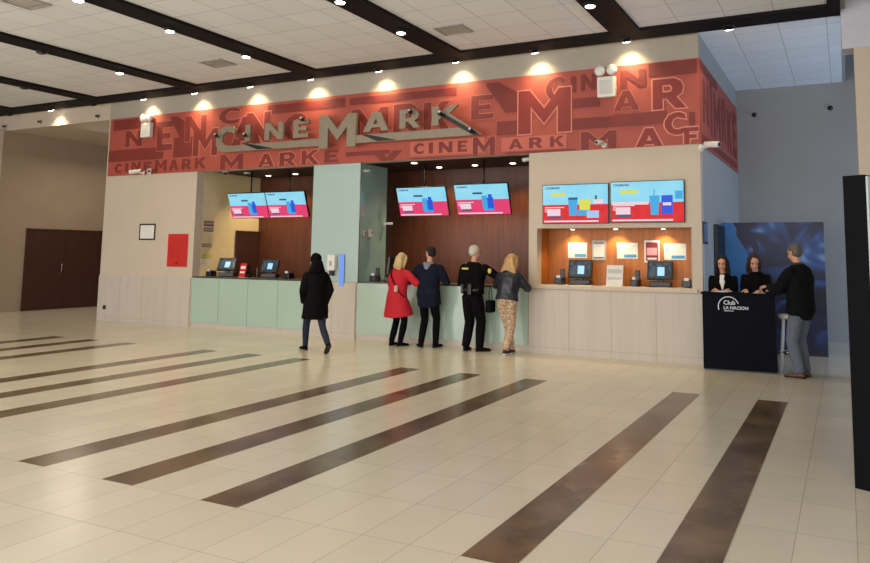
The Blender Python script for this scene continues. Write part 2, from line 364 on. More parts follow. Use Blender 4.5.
CLIP = [(Vector((XL + .06, 0, 0)), Vector((-1, 0, 0))), (Vector((XR, 0, 0)), Vector((1, 0, 0))), (Vector((0, 0, ZB0 + .004)), Vector((0, 0, -1))), (Vector((0, 0, ZB1 - .004)), Vector((0, 0, 1)))]
for i, (c, t_, x0, z0, x1, z1) in enumerate(MUR):
    y = FY - 0.018 - 0.0002 * i
    if c == '\\' : pass
    if t_ in 'BRO':
        put(mu, glyph(c, x0, z0, x1, z1, 0.004, 0.022 if t_ == 'B' else 0.014), 0, y, 0, 2, clip=CLIP); y -= 0.003
    elif c not in '-\\' and t_ == 'D' and z1 - z0 > 0.3:
        put(mu, glyph(c, x0, z0, x1, z1, 0.003, 0.008), 0, y, 0, 2, clip=CLIP); y -= 0.002
    mi = {'D': 1, 'L': 3, 'R': 1, 'B': 4, 'O': 1}[t_]
    put(mu, glyph(c, x0, z0, x1, z1, 0.003), 0, y, 0, mi, clip=CLIP)
mu.build('front_mural', [M_redm, M_redd, M_redl, mat('mural_light_red', (188, 96, 80), 0.6), M_redk], fas, world=True)
sm = MB(); sm.box(XR + 0.001, XR + 0.018, FY, 15.8, ZB0, ZB1, 0)
Mr = Matrix.Translation((XR + 0.018, 0, 0)) @ Matrix.Rotation(R_(90), 4, 'Z')
for i, (c, x0, z0, x1, z1) in enumerate([('-', 11.5, 4.5, 13.2, 4.66), ('N', 11.7, 3.7, 12.25, 4.4), ('I', 12.4, 3.6, 12.6, 4.5), ('M', 12.75, 3.62, 13.5, 4.42), ('R', 13.65, 3.7, 14.2, 4.5), ('K', 14.35, 3.6, 14.95, 4.4), ('E', 15.1, 3.6, 15.6, 4.5), ('-', 11.6, 3.38, 15.6, 3.5)]):
    put(sm, glyph(c, x0, z0, x1, z1, 0.003), 0, -0.0002 * i, 0, 1, M=Mr)
sm.build('side_mural', [M_redm, M_redd], fas, world=True)

# metal cinema sign standing off the fascia
sg = thing('cinema_sign', 'large metal letters over a swooping underline bar on the red fascia', 'sign', (-8.65, 11.3, 3.68))
def sign_letter(ch, x0, z0, x1, z1, d0=11.24, th=0.05):
    mb = MB(); put(mb, glyph(ch, x0, z0, x1, z1, th), 0, d0, 0)
    # stand-off pins
    for px in (x0 + 0.2 * (x1 - x0), x1 - 0.2 * (x1 - x0)): mb.tube([(px, d0 - 0.01, z0 + 0.1), (px, FY - 0.024, z0 + 0.1)], 0.008, 6)
    o = mb.build('letter', M_sign, sg, world=True); return o
def poly_letter(loop, d0=11.24, th=0.05, name='letter'):
    mb = MB(); put(mb, plate(loop, th), 0, d0, 0)
    x = sum(p[0] for p in loop[0]) / len(loop[0]); z = sum(p[1] for p in loop[0]) / len(loop[0])
    mb.tube([(x, d0 - 0.01, z), (x, FY - 0.024, z)], 0.008, 6)
    return mb.build(name, M_sign, sg, world=True)
# C whose lower curve runs into the bar
poly_letter([[(-11.25, 4.14), (-11.32, 4.20), (-11.5, 4.22), (-11.68, 4.16), (-11.78, 4.02), (-11.78, 3.84), (-11.72, 3.72), (-11.6, 3.66), (-9.05, 3.66), (-9.05, 3.80), (-11.4, 3.79), (-11.55, 3.82), (-11.62, 3.9), (-11.6, 4.02), (-11.5, 4.09), (-11.38, 4.08), (-11.28, 4.03)]])
poly_letter([[(-10.98, 3.86), (-10.84, 3.86), (-10.84, 4.2), (-10.98, 4.2)]])
sign_letter('N', -10.46, 3.85, -9.98, 4.2)
sign_letter('E', -9.72, 3.85, -9.34, 4.2)
sign_letter('M', -9.06, 3.6, -8.2, 4.24, d0=11.235, th=0.06)
sign_letter('A', -8.05, 3.86, -7.48, 4.22)
sign_letter('R', -7.24, 3.87, -6.8, 4.22)
# K whose leg sweeps down to the end of the bar
poly_letter([[(-6.56, 3.88), (-6.42, 3.88), (-6.42, 3.98), (-6.34, 4.03), (-5.72, 3.66), (-5.55, 3.66), (-6.2, 4.08), (-6.03, 4.22), (-6.2, 4.22), (-6.42, 4.08), (-6.42, 4.22), (-6.56, 4.22)]])
poly_letter([[(-8.2, 3.66), (-5.72, 3.66), (-6.0, 3.81), (-8.2, 3.81)]], name='underline_bar')
# little floodlights on stems in front of the letters
for x, z in ((-11.68, 4.0), (-10.88, 3.96), (-9.42, 4.18), (-6.95, 4.14), (-6.33, 4.06), (-5.72, 3.72)):
    fl = thing('sign_floodlight', {-11.68: 'small black floodlight at the curve of the sign letter C', -10.88: 'small black floodlight on the sign letter I', -9.42: 'small black floodlight on top of the sign letter E', -6.95: 'small black floodlight on top of the sign letter R', -6.33: 'small black floodlight in the crook of the sign letter K', -5.72: 'small black floodlight at the right tip of the sign bar'}[x], 'floodlight', (x, 11.1, z), 0, 'small floodlights on the cinema sign')
    MB().tube([(0, -0.05, 0.03), (0, 0, 0), (0, 0.03, -0.01)], [0.035, 0.045, 0.02], 10).build('lamp_housing', M_blackp, fl)
    MB().tube([(0, -0.056, 0.034), (0, -0.0505, 0.0305)], 0.026, 10).build('lens', M_whitep, fl)
    MB().tube([(0, 0.02, -0.02), (0, 0.1, -0.02)], 0.008, 6).build('stem', M_blackp, fl)
# slanting black shadow-gap braces below C and A
for a, b, lb in (((-11.0, 3.83), (-10.2, 3.67), 'slanting black brace across the sign bar below the letter I'), ((-8.05, 3.83), (-7.3, 3.67), 'slanting black brace across the sign bar below the letter A'), ((-6.45, 4.08), (-5.6, 3.66), 'slanting black brace along the leg of the sign letter K')):
    wd = 0.1
    o = MB(); put(o, plate([[(a[0], a[1]), (b[0], b[1]), (b[0] - .42, b[1]), (a[0] + .02, a[1] - 0.03)]] if wd and 'K' not in lb else [[(a[0], a[1]), (a[0] + 0.1, a[1] + .02), (b[0] + .02, b[1]), (b[0] - .12, b[1] + .0)]], 0.012), 0, 11.185, 0)
    o.build('brace', M_blackp, sg, world=True)

# ================================================================== ceiling spotlights
def spotlight(x, y, lit=True, label='', tilt=0.0, power=SPOT_W, z=CZ - 0.05, group='round spotlights on the black beams', size=82):
    t = thing('ceiling_spotlight', label, 'ceiling light', (x, y, z), 0, group)
    MB().tube([(0, 0, 0), (0, 0, -0.012), (0, 0, -0.02)], [0.09, 0.09, 0.075], 16).build('mounting_plate', M_blackp, t)
    Mt = Matrix.Rotation(tilt, 4, 'X')
    h = MB().tube([Mt @ Vector((0, 0, -0.01)), Mt @ Vector((0, 0, -0.03)), Mt @ Vector((0, 0, -0.045))], [0.06, 0.072, 0.08], 16).build('lamp_housing', M_blackp, t)
    MB().ell(Mt @ Vector((0, 0, -0.046)), (0.068, 0.068, 0.018), Mt.to_3x3(), 14, 6).build('lens', M_lens if lit else M_lensoff, t)
    if lit:
        l = bpy.data.lights.new('spot', 'SPOT'); l.energy = power; l.color = (1.0, 0.83, 0.50); l.spot_size = R_(size); l.spot_blend = 1.0; l.shadow_soft_size = 0.05
        o = bpy.data.objects.new('spot', l); COL.objects.link(o); o.parent = t; o.location = Mt @ Vector((0, 0, -0.075)); o.rotation_euler = (tilt, 0, 0)
    return t
ORD = ['first', 'second', 'third', 'fourth', 'fifth', 'sixth', 'seventh', 'eighth', 'ninth', 'tenth', 'eleventh', 'twelfth']
for i, x in enumerate((-1.45, -3.01, -4.58, -6.10, -7.74, -9.35, -10.92, -12.5, -14.09, -15.75, -17.35, -18.95)):
    lit = i not in (9, 11)
    spotlight(x, 11.19, lit, '%s spotlight %s the long black beam, %s from its right end' % ('lit' if lit else 'unlit', 'under', ORD[i]), R_(24), 62, size=112)
SIDE = {-3.02: 'cross beam over the single ticket window', -6.06: 'wide cross beam near the picture middle', -9.3: 'cross beam above the left ticket counter', -12.42: 'second cross beam from the left edge', -15.5: 'cross beam at the left edge'}
for x, ys in ((-3.02, (9.37,)), (-6.06, (7.82, 9.35)), (-9.3, (6.28, 7.8, 9.42)), (-12.42, (7.78, 9.32)), (-15.5, (9.4,))):
    for j, y in enumerate(reversed(ys)):
        lit = x > -12 or (x > -13 and y > 9)
        spotlight(x, y, lit, ('lit' if lit else 'unlit') + ' spotlight on the ' + SIDE[x] + ', ' + ORD[j] + ' from the counter side', 0, 110, size=110)
# recessed downlights inside the office
def downlight(x, y, z, label, power, r=0.075, size=110, m=None, col=(1.0, 0.74, 0.42), group='recessed downlights over the counters'):
    t = thing('recessed_downlight', label, 'ceiling light', (x, y, z), 0, group)
    MB().tube([(0, 0, 0), (0, 0, -0.008)], [r, r * 0.93], 18).build('trim_ring', M_steel, t)
    MB().ell((0, 0, -0.009), (r * 0.78, r * 0.78, 0.006), None, 16, 6).build('lens', M_lens, t)
    l = bpy.data.lights.new('spot', 'SPOT'); l.energy = power; l.color = col; l.spot_size = R_(size); l.spot_blend = 0.6; l.shadow_soft_size = 0.05
    o = bpy.data.objects.new('spot', l); COL.objects.link(o); o.parent = t; o.location = (0, 0, -0.03)
for x, y, lb in ((-11.93, 12.95, 'left of the two recessed downlights above the left menu screens'), (-11.09, 12.9, 'right of the two recessed downlights above the left menu screens'), (-7.39, 12.94, 'recessed downlight above the middle menu screen, beside the glass column'), (-6.55, 12.9, 'recessed downlight above the gap between the two tilted menu screens'), (-5.72, 12.88, 'recessed downlight above the tilted menu screen nearest the single window'), (-7.5, 12.15, 'small recessed downlight close behind the fascia by the glass column')):
    downlight(x, y, 3.37, lb, 110 if 'small' not in lb else 30)
for x, lb in ((-4.15, 'left downlight in the orange ticket window niche'), (-3.40, 'middle downlight in the orange ticket window niche'), (-2.62, 'right downlight in the orange ticket window niche')):
    downlight(x, 11.86, 2.05, lb, 24, r=0.045, size=125, group='downlights in the ticket window niche')

# ceiling vents, sprinklers
for x0, x1, y0, y1, lb in ((-10.6, -10.08, 9.55, 9.98, 'square ceiling vent between the two left cross beams'), (-5.62, -5.12, 9.55, 9.98, 'square ceiling vent right of the widest cross beam'), (-10.55, -10.05, 5.95, 6.4, 'square ceiling vent nearest the top left corner')):
    t = thing('ceiling_vent', lb, 'vent', ((x0 + x1) / 2, (y0 + y1) / 2, CZ)); a = (x1 - x0) / 2; b = (y1 - y0) / 2
    f = MB(); f.box(-a, a, -b, -b + .03, -.02, 0).box(-a, a, b - .03, b, -.02, 0).box(-a, -a + .03, -b + .03, b - .03, -.02, 0).box(a - .03, a, -b + .03, b - .03, -.02, 0); f.build('frame', M_greyw, t)
    s_ = MB()
    for i in range(7): yy = -b + 0.06 + i * (2 * b - 0.12) / 6; s_.box(-a + .03, a - .03, yy - .012, yy + .012, -.012, -.006)
    s_.build('louvre', M_ceil if False else M_groove, t)
for x, y, z, lb, ax in ((-19.55, FY, 4.79, 'sprinkler on the soffit at the far left edge', 0), (-18.1, FY, 4.81, 'sprinkler on the soffit left of the lit pool', 0), (-15.92, FY, 4.79, 'sprinkler on the soffit just left of the red fascia', 0), (-1.6, 15.95, 4.55, 'small black sprinkler on the back wall nearer the red fascia', 1), (-0.17, 15.95, 4.58, 'small black sprinkler on the back wall nearer the right column', 1)):
    t = thing('sprinkler', lb, 'sprinkler', (x, y, z), 0, 'wall sprinklers')
    MB().tube([(0, 0, 0), (0, -0.012, 0)], 0.05, 10).build('rosette', M_steel if not ax else M_blackp, t)
    MB().tube([(0, -0.01, 0), (0, -0.07, 0), (0, -0.075, 0), (0, -0.08, 0)], [0.014, 0.014, 0.035, 0.035], 8).build('nozzle', M_blackp, t)

# ================================================================== counters
def counter(name, label, x0, x1, panes):
    t = thing(name, label, 'counter', ((x0 + x1) / 2, FY, 0)); hw = (x1 - x0) / 2
    B('kick_plate', M_base, t, -hw, hw, 0.02, 0.3, 0, 0.11)
    wp = 2 * hw / panes
    for i in range(panes): B('glass_panel', M_teal2, t, -hw + i * wp + 0.004, -hw + (i + 1) * wp - 0.004, 0.0, 0.03, 0.11, 1.045)
    B('carcass', M_base, t, -hw + .01, hw - .01, 0.03, 0.55, 0.11, 1.045)
    B('worktop', mat('dark_worktop', (70, 66, 62), 0.3, var=0.1), t, -hw, hw, 0.01, 0.62, 1.046, 1.075, r=0.004)
    return t
counter('ticket_counter', 'long pale green glass-fronted ticket counter left of the glass column', -12.575, -9.405, 4)
counter('ticket_counter', 'pale green glass-fronted ticket counter where four customers stand', -8.285, -4.795, 4)
gc = thing('glass_column', 'tall frosted teal glass column between the two ticket counters', 'partition', (-8.85, FY, 1.06))
B('front_pane', M_teal, gc, -0.55, 0.565, 0.0, 0.02, 0.0, 2.265)
B('side_pane', M_tealt, gc, 0.55, 0.565, 0.021, 0.93, 0.018, 2.265)
B('side_pane', M_teal, gc, -0.55, -0.535, 0.021, 0.93, 0.018, 2.265)
B('corner_trim', M_steel, gc, 0.566, 0.578, -0.004, 0.02, 0.0, 2.265)
tb = thing('wall_switch', 'small white switch box on the side of the teal glass column', 'switch', (-8.27, 11.78, 1.92))
B('switch_plate', M_whitep, tb, 0, 0.02, 0, 0.1, 0, 0.14, r=.004); B('rocker', M_blackp, tb, 0.02, 0.028, 0.06, 0.085, 0.07, 0.1)
tb = thing('wall_switch', 'small cream thermostat on the teal glass, left of the switch box', 'switch', (-8.27, 11.6, 1.93))
B('cover', M_cream, tb, 0, 0.02, 0, 0.09, 0, 0.11, r=.004); B('dial', M_steel, tb, 0.02, 0.026, 0.02, 0.07, 0.03, 0.08)

# ================================================================== menu screens
def screen(name, label, loc, rx, w_, h_, pink, variant, hang=0.0, group=None, rz=0):
    t = bpy.data.objects.new(name, None); COL.objects.link(t); t.location = loc; t.rotation_euler = (rx, 0, rz)
    tag(t, label, 'menu screen', group)
    B('bezel', M_blackp, t, -w_ / 2, w_ / 2, 0, 0.05, -h_ / 2, h_ / 2, r=0.006)
    s_ = MB(); a = w_ / 2 - 0.012; b = h_ / 2 - 0.012; zs = -0.02 * h_ if variant else 0.0
    s_.box(-a, a, -0.004, 0, zs, b, 0); s_.box(-a, a, -0.004, 0, -b, zs, 1)
    def sub(n, m, *bb, thick=0.003, y=-0.004): MBb.box(bb[0] * w_, bb[1] * w_, y - thick, y, bb[2] * h_, bb[3] * h_, m)
    MBb = s_
    # footer and price bars
    sub('', 3, -.47, .35, -.46, -.42); sub('', 3, -.42, -.22, -.30, -.14, thick=.002); sub('', 2, -.40, -.2, -.36, -.31)
    for i in range(3): sub('', 3, -.46, -.16 - .06 * i, -.10 + .0 - .05 * i, -.075 - .05 * i, thick=.002)
    if variant == 0:      # popcorn cups
        sub('', 2, -.16, .02, .17, .23, thick=.002); sub('', 7, -.12, -.02, .23, .27, thick=.002)
        sub('', 5, .0, .1, -.30, .12); sub('', 4, .09, .21, -.34, .05); sub('', 4, .12, .19, .05, .16); sub('', 5, .02, .2, -.36, -.28)
    elif variant == 1:
        sub('', 6, -.36, -.14, .2, .28)
        s_.add([(-.10 * w_, -.009, .16 * h_), (-.08 * w_, -.009, -.30 * h_), (.03 * w_, -.009, -.30 * h_), (.045 * w_, -.009, .16 * h_)], [(0, 1, 2, 3)], 5)
        s_.add([(-.10 * w_, -.0095, .16 * h_), (-.095 * w_, -.0095, .10 * h_), (.042 * w_, -.0095, .10 * h_), (.045 * w_, -.0095, .16 * h_)], [(0, 1, 2, 3)], 2)
        s_.add([(.06 * w_, -.008, .10 * h_), (.08 * w_, -.008, -.26 * h_), (.22 * w_, -.008, -.26 * h_), (.24 * w_, -.008, .10 * h_)], [(0, 1, 2, 3)], 6)
        sub('', 5, .04, .22, -.30, -.16, y=-.008); sub('', 7, .18, .36, -.36, -.18, y=-.010); sub('', 3, .28, .42, .0, .1); sub('', 2, .3, .33, .1, .2)
    else:
        sub('', 6, -.36, -.12, .2, .29)
        s_.add([(.04 * w_, -.009, .14 * h_), (.06 * w_, -.009, -.32 * h_), (.16 * w_, -.009, -.32 * h_), (.18 * w_, -.009, .14 * h_)], [(0, 1, 2, 3)], 5)
        s_.add([(.10 * w_, -.0088, .28 * h_), (.095 * w_, -.0088, .14 * h_), (.11 * w_, -.0088, .14 * h_), (.115 * w_, -.0088, .28 * h_)], [(0, 1, 2, 3)], 5)
        s_.add([(.20 * w_, -.009, .14 * h_), (.20 * w_, -.009, -.30 * h_), (.35 * w_, -.009, -.30 * h_), (.35 * w_, -.009, .14 * h_)], [(0, 1, 2, 3)], 4)
        sub('', 3, .22, .33, -.1, -.03, y=-.009); sub('', 5, .38, .48, .05, .24); sub('', 3, -.48, .03, -.07, .0)
    tx = text('CINEMARK', 0.05 * h_ / .6, 0.002, 0.001); put(s_, tx, -.46 * w_, -0.005, .38 * h_, 2)
    s_.build('picture', [M_scr_sky, M_scr_pink if pink else M_scr_red, M_scr_dark, M_scr_white, M_scr_blue, M_scr_cyan, M_scr_yel, mat('screen_pale_blue', (170, 200, 240), 0.3, emit=0.95)], t)
    if hang:
        Mi = Matrix.LocRotScale(t.location, t.rotation_euler, None).inverted()
        p0 = Mi @ Vector((loc[0], loc[1] + 0.07, loc[2] + h_ / 2 - 0.1)); p1 = Mi @ Vector((loc[0], loc[1] + 0.07, hang))
        MB().tube([p0, p1], 0.018, 8).build('hanging_pole', M_blackp, t)
    return t
TL = R_(19)
screen('menu_screen', 'tilted pink and blue menu screen, left one of the joined pair over the left counter', (-11.80, 12.22, 2.62), TL, 1.08, 0.58, True, 0, 3.37)
screen('menu_screen', 'tilted pink and blue menu screen, right one of the joined pair over the left counter', (-10.715, 12.22, 2.62), TL, 1.08, 0.58, True, 0, 3.37)
screen('menu_screen', 'tilted pink and blue menu screen over the red-coated customer', (-7.34, 12.22, 2.61), TL, 1.11, 0.585, True, 0, 3.37)
screen('menu_screen', 'tilted pink and blue menu screen over the white-haired customer', (-6.05, 12.22, 2.625), TL, 1.12, 0.60, True, 0, 3.37)
screen('menu_screen', 'flat red and blue menu screen with popcorn, left one above the ticket window', (-3.955, FY - 0.052, 2.445), 0, 1.14, 0.65, False, 1)
screen('menu_screen', 'flat red and blue menu screen with dark blue bag, right one above the ticket window', (-2.775, FY - 0.052, 2.455), 0, 1.17, 0.66, False, 2)

# ================================================================== tills and counter things
def till(label, loc, rz, s_=1.0, lean=18):
    t = thing('till_terminal', label, 'till', loc, rz)
    B('base', M_blackp, t, -.17 * s_, .17 * s_, -.1, .12, 0, .085, r=.012)
    B('stand', M_blackp, t, -.05, .05, -.02, .05, .04, .14, r=.008)
    Mm = Matrix.Translation((0, -0.02, .25 * s_ + .01)) @ Matrix.Rotation(R_(-lean), 4, 'X')
    hd = MB().rbox(-.2 * s_, .2 * s_, -.02, .03, -.15 * s_, .15 * s_, .008, 0, Mm).build('screen_housing', M_blackp, t)
    MB().box(-.175 * s_, .175 * s_, -.024, -.0205, -.12 * s_, .125 * s_, 0, Mm).box(-.04 * s_, .07 * s_, -.028, -.0245, -.09 * s_, .05 * s_, 1, Mm).build('display', [M_display, M_displayb], hd)
    return t
till('black till with an angled screen at the left end of the left counter', (-12.05, 11.95, 1.075), R_(22), 1.0, 30)
till('black till with a lit screen near the middle of the left counter', (-10.85, 11.95, 1.075), R_(18), 0.95, 24)
till('black till in the orange window niche, left of the white leaflet stand', (-3.98, 11.78, 1.12), R_(5), 1.0, 14)
till('black till in the orange window niche, right of the white leaflet stand', (-2.66, 11.8, 1.12), R_(5), 1.0, 14)
till('black till seen edge-on at the left end of the right counter', (-7.82, 12.0, 1.075), R_(-80), 1.15, 6)
def printer(label, loc, rz=0, sc=1.0):
    t = thing('receipt_printer', label, 'printer', loc, rz)
    b = MB().rbox(-.07 * sc, .07 * sc, -.09, .09, 0, .11 * sc, .012).build('body', M_blackp, t)
    B('paper_lid', mat('grey_plastic', (70, 70, 74), .5), t, -.06 * sc, .06 * sc, -.06, .07, .111 * sc, .125 * sc, r=.003)
    B('receipt', M_paper, t, -.035, .035, -.085, -.083, .09 * sc, .15 * sc)
for lb, loc in (('small black receipt printer between the two tills of the left counter', (-11.48, 11.9, 1.075)), ('small black receipt printer at the far left end of the left counter', (-12.42, 11.85, 1.075)), ('small black receipt printer right of the lit till on the left counter', (-10.3, 11.9, 1.075)), ('black receipt printer on the right counter beside the glass column', (-8.12, 11.82, 1.075)), ('small black receipt printer left of the left niche till', (-4.34, 11.76, 1.12)), ('small black receipt printer left of the right niche till', (-3.05, 11.76, 1.12)), ('small printer with a white lid at the right end of the niche', (-2.24, 11.8, 1.12))):
    printer(lb, loc)
for lb, loc in (('black card reader standing left of the left niche till', (-4.25, 11.64, 1.12)), ('black card reader standing left of the right niche till', (-2.98, 11.62, 1.12)), ('black card reader beside the middle printer on the left counter', (-11.3, 11.78, 1.075)), ('black card reader on the right counter next to the teal glass', (-7.98, 11.7, 1.075))):
    t = thing('card_reader', lb, 'card reader', loc, 0)
    MB().tube([(0, 0, 0), (0, 0, .02), (0, .0, .1)], [.045, .04, .015], 10).build('stand', M_blackp, t)
    B('keypad', M_blackp, t, -.035, .035, -.02, .02, .1, .26, r=.008)
def card(name, label, cat, loc, rz, w_, h_, m, m2, lean=12, line=True):
    t = thing(name, label, cat, loc, rz); Mm = Matrix.Rotation(R_(-lean), 4, 'X')
    MB().box(-w_ / 2, w_ / 2, -.004, .004, 0, h_, 0, Mm).build('card', m, t)
    MB().box(-w_ / 2 + .02, w_ / 2 - .02, -.006, -.004, h_ * .3, h_ * .42, 0, Mm).box(-w_ / 2 + .02, w_ / 2 - .02, -.006, -.004, h_ * .6, h_ * .8, 0, Mm).build('print', m2, t)
    B('foot', M_whitep, t, -w_ / 2, w_ / 2, -.01, .09, 0, .006)
    return t
card('leaflet_stand', 'red and white upright card on the left ticket counter', 'sign', (-11.32, 11.62, 1.075), 0, .17, .30, M_redsign, M_paper)
card('leaflet_stand', 'blank white leaflet stand between the two niche tills', 'sign', (-3.37, 11.64, 1.12), 0, .27, .34, M_paper, mat('pale_grey_print', (190, 190, 186), .8))
card('leaflet_stand', 'white upright sheet on the right counter beside the white-haired customer', 'sign', (-6.12, 11.7, 1.075), 0, .22, .30, M_paper, mat('pale_grey_print', (190, 190, 186), .8))
# notices in the niche
def notice(label, x0, x1, z0, z1, y, kind, cat='notice', parent_rz=0, group=None):
    t = thing('wall_notice', label, cat, ((x0 + x1) / 2, y, (z0 + z1) / 2), 0, group); a = (x1 - x0) / 2; b = (z1 - z0) / 2
    if kind == 'blue':
        B('sheet', M_paper, t, -a, a, -.006, 0, -b, b); B('blue_strip', mat('print_blue', (70, 150, 200), .6), t, -a + .12, a - .02, -.008, -.006, -b + .02, -b + .07)
        B('heading', mat('print_teal', (120, 190, 190), .6), t, -a + .03, -a + .08, -.008, -.006, 0, b - .04)
        tx = MB()
        for i in range(3): tx.box(-a + .11, a - .05 - .03 * i, -.008, -.006, b - .06 - .035 * i, b - .05 - .035 * i)
        tx.build('print', mat('pale_grey_print', (190, 190, 186), .8), t)
    elif kind == 'white':
        B('frame', mat('grey_frame', (170, 166, 158), .5), t, -a, a, -.012, 0, -b, b, r=.003); B('sheet', M_paper, t, -a + .025, a - .025, -.014, -.0125, -b + .03, b - .03)
        B('heading', M_blackp, t, -a + .03, a - .03, -.016, -.0145, b - .055, b - .035); B('footer', M_blackp, t, -a + .03, a - .03, -.016, -.0145, -b + .035, -b + .05)
    else:
        B('frame', M_whitep, t, -a, a, -.012, 0, -b, b, r=.003); B('sheet', mat('dark_maroon_print', (120, 30, 36), .6), t, -a + .025, a - .025, -.014, -.0125, -b + .03, b - .03)
        B('picture', mat('pink_print', (230, 150, 160), .6), t, -a + .04, a - .04, -.016, -.0145, -b + .12, b - .12); B('picture', M_paper, t, -a + .05, a - .05, -.016, -.0145, -b + .05, -b + .08)
    return t
notice('white notice with a blue strip, leftmost in the orange niche', -4.28, -3.94, 1.56, 1.82, 12.0, 'blue')
notice('white framed price list between two blue-strip notices in the niche', -3.85, -3.61, 1.53, 1.86, 12.0, 'white')
notice('white notice with a blue strip in the middle of the orange niche', -3.42, -3.07, 1.56, 1.82, 12.0, 'blue')
notice('dark red and pink framed notice in the orange niche', -2.96, -2.71, 1.50, 1.86, 12.0, 'red')
notice('white notice with a blue strip, rightmost in the orange niche', -2.64, -2.29, 1.55, 1.81, 12.0, 'blue')
# facade notices
t = thing('picture_frame', 'small black-framed notice on the cream wall left of the red poster', 'picture frame', (-14.02, FY, 2.03))
f = MB(); f.box(-.25, .25, -.02, 0, .15, .18).box(-.25, .25, -.02, 0, -.18, -.15).box(-.25, -.225, -.02, 0, -.15, .15).box(.225, .25, -.02, 0, -.15, .15); f.build('frame', M_blackp, t)
B('sheet', M_paper, t, -.225, .225, -.01, -.002, -.15, .15)
tx = MB()
for i in range(5): tx.box(-.12, .12 - .02 * (i % 2), -.012, -.010, .1 - .05 * i, .106 - .05 * i)
tx.build('print', mat('pale_grey_print', (190, 190, 186), .8), t)
t = thing('wall_poster', 'tall plain red notice board on the cream wall beside the left counter', 'poster', (-13.04, FY, 1.625))
B('board', M_redsign, t, -.30, .30, -.02, 0, -.355, .355, r=.004)
tx = MB()
for i in range(9): tx.box(-.22, .2 - .05 * (i % 3), -.022, -.0202, .24 - .05 * i, .247 - .05 * i)
tx.tube([(0.0, -.024, -.27), (0, -.0202, -.27)], .035, 14).build('print', mat('dark_red_print', (150, 20, 20), .6), t)
# notices on the inner cream wall
for y0, y1, z0, z1, m, lb in ((11.72, 12.0, 2.16, 2.28, M_steel, 'grey metal notice plate, upper one on the inner cream wall'), (11.72, 12.0, 2.04, 2.13, mat('grey_plate', (128, 120, 104), .6), 'darker grey notice plate right below the metal one'), (11.69, 11.97, 1.70, 1.78, mat('tan_card', (160, 138, 104), .8), 'tan card strip on the inner cream wall above the yellow strip'), (11.69, 11.97, 1.46, 1.54, mat('yellow_card', (206, 196, 40), .7), 'yellow strip on the inner cream wall by the left till'), (11.69, 11.97, 1.36, 1.43, M_paper, 'white strip on the inner cream wall below the yellow one')):
    t = thing('wall_plate', lb, 'notice', (-12.58, y0, z0), 0); B('plate', m, t, 0, .008, 0, y1 - y0, 0, z1 - z0, r=.002)
    B('print', mat('pale_grey_print', (190, 190, 186), .8), t, .008, .010, .03, y1 - y0 - .03, (z1 - z0) * .4, (z1 - z0) * .6)
# white intercom and blue strip on the glass column
t = thing('soap_dispenser', 'white dispenser fixed to the front of the teal glass column', 'dispenser', (-8.84, FY, 1.15))
B('body', M_whitep, t, -.09, .09, -.1, -.002, .12, .42, r=.02); B('nozzle', M_blackp, t, -.04, .04, -.09, -.02, .02, .115, r=.008); B('window', M_steel, t, -.03, .03, -.105, -.101, .2, .3)
t = thing('light_strip', 'vertical blue light strip on the teal glass column beside the dispenser', 'light strip', (-8.63, FY, 0.98))
B('strip', mat('blue_strip', (96, 140, 232), .4, emit=.35), t, -.055, .055, -.026, -.021, 0, .60)
B('housing', M_blackp, t, -.057, .057, -.0208, -.0202, -.002, .602)
# emergency twin lights
for x, lb in ((-14.12, 'white twin-head emergency light at the left end of the red fascia'), (-3.39, 'white twin-head emergency light near the right end of the red fascia')):
    t = thing('emergency_light', lb, 'emergency light', (x, FY - 0.045, 4.16))
    B('battery_box', M_whitep, t, -.15, .15, -.10, 0.0, 0, .34, r=.012)
    B('front_label', mat('pale_grey_print', (190, 190, 186), .8), t, -.11, .11, -.103, -.101, .05, .28)
    for sx in (-.1, .1):
        h = MB().tube([(sx, 0.0, .44), (sx, -.07, .44), (sx, -.11, .44)], [.05, .085, .09], 16).build('lamp_head', M_whitep, t)
        MB().ell((sx, -.112, .44), (.075, .02, .075)).build('lamp_glass', M_whitep, h)
        MB().tube([(sx, -.03, .335), (sx, -.03, .38)], .02, 8).build('bracket', M_blackp, t)
# cctv
def bullet(label, loc, rz, pitch=-12, s_=1.0):
    t = thing('security_camera', label, 'security camera', loc, rz)
    MB().tube([(0, 0, 0), (0, -.02 * s_, 0)], .05 * s_, 12).build('mount', M_whitep, t)
    MB().tube([(0, -.02 * s_, 0), (0, -.09 * s_, -.0), (0, -.13 * s_, .02 * s_)], .016 * s_, 8).build('arm', M_whitep, t)
    Mm = Matrix.Translation((0, -.13 * s_, .03 * s_)) @ Matrix.Rotation(R_(pitch), 4, 'X')
    h = MB().tube([Mm @ Vector((0, .06 * s_, 0)), Mm @ Vector((0, .05 * s_, 0)), Mm @ Vector((0, -.15 * s_, 0)), Mm @ Vector((0, -.17 * s_, 0))], [.025 * s_, .042 * s_, .042 * s_, .038 * s_], 12).build('housing', M_whitep, t)
    MB().tube([Mm @ Vector((0, -.1705 * s_, 0)), Mm @ Vector((0, -.176 * s_, 0))], .028 * s_, 10).build('lens', M_blackp, h)
bullet('white bullet camera on the corner of the side wall below the fascia', (XR + 0.004, 11.5, 3.27), R_(60), 6, 1.15)
bullet('white bullet camera under the left end of the fascia, pointing left', (-14.2, FY - .02, 3.36), R_(-50), 8, 1.1)
bullet('white bullet camera under the left end of the fascia, pointing right', (-14.02, FY - .02, 3.36), R_(45), 8, 1.1)
bullet('small white camera at the fascia edge above the popcorn menu screen', (-3.46, FY - .02, 3.39), R_(-10), 5, 0.9)
bullet('white camera hanging at the right jamb of the wide counter opening', (-4.79, 11.85, 3.26), R_(-80), 8, 0.9)
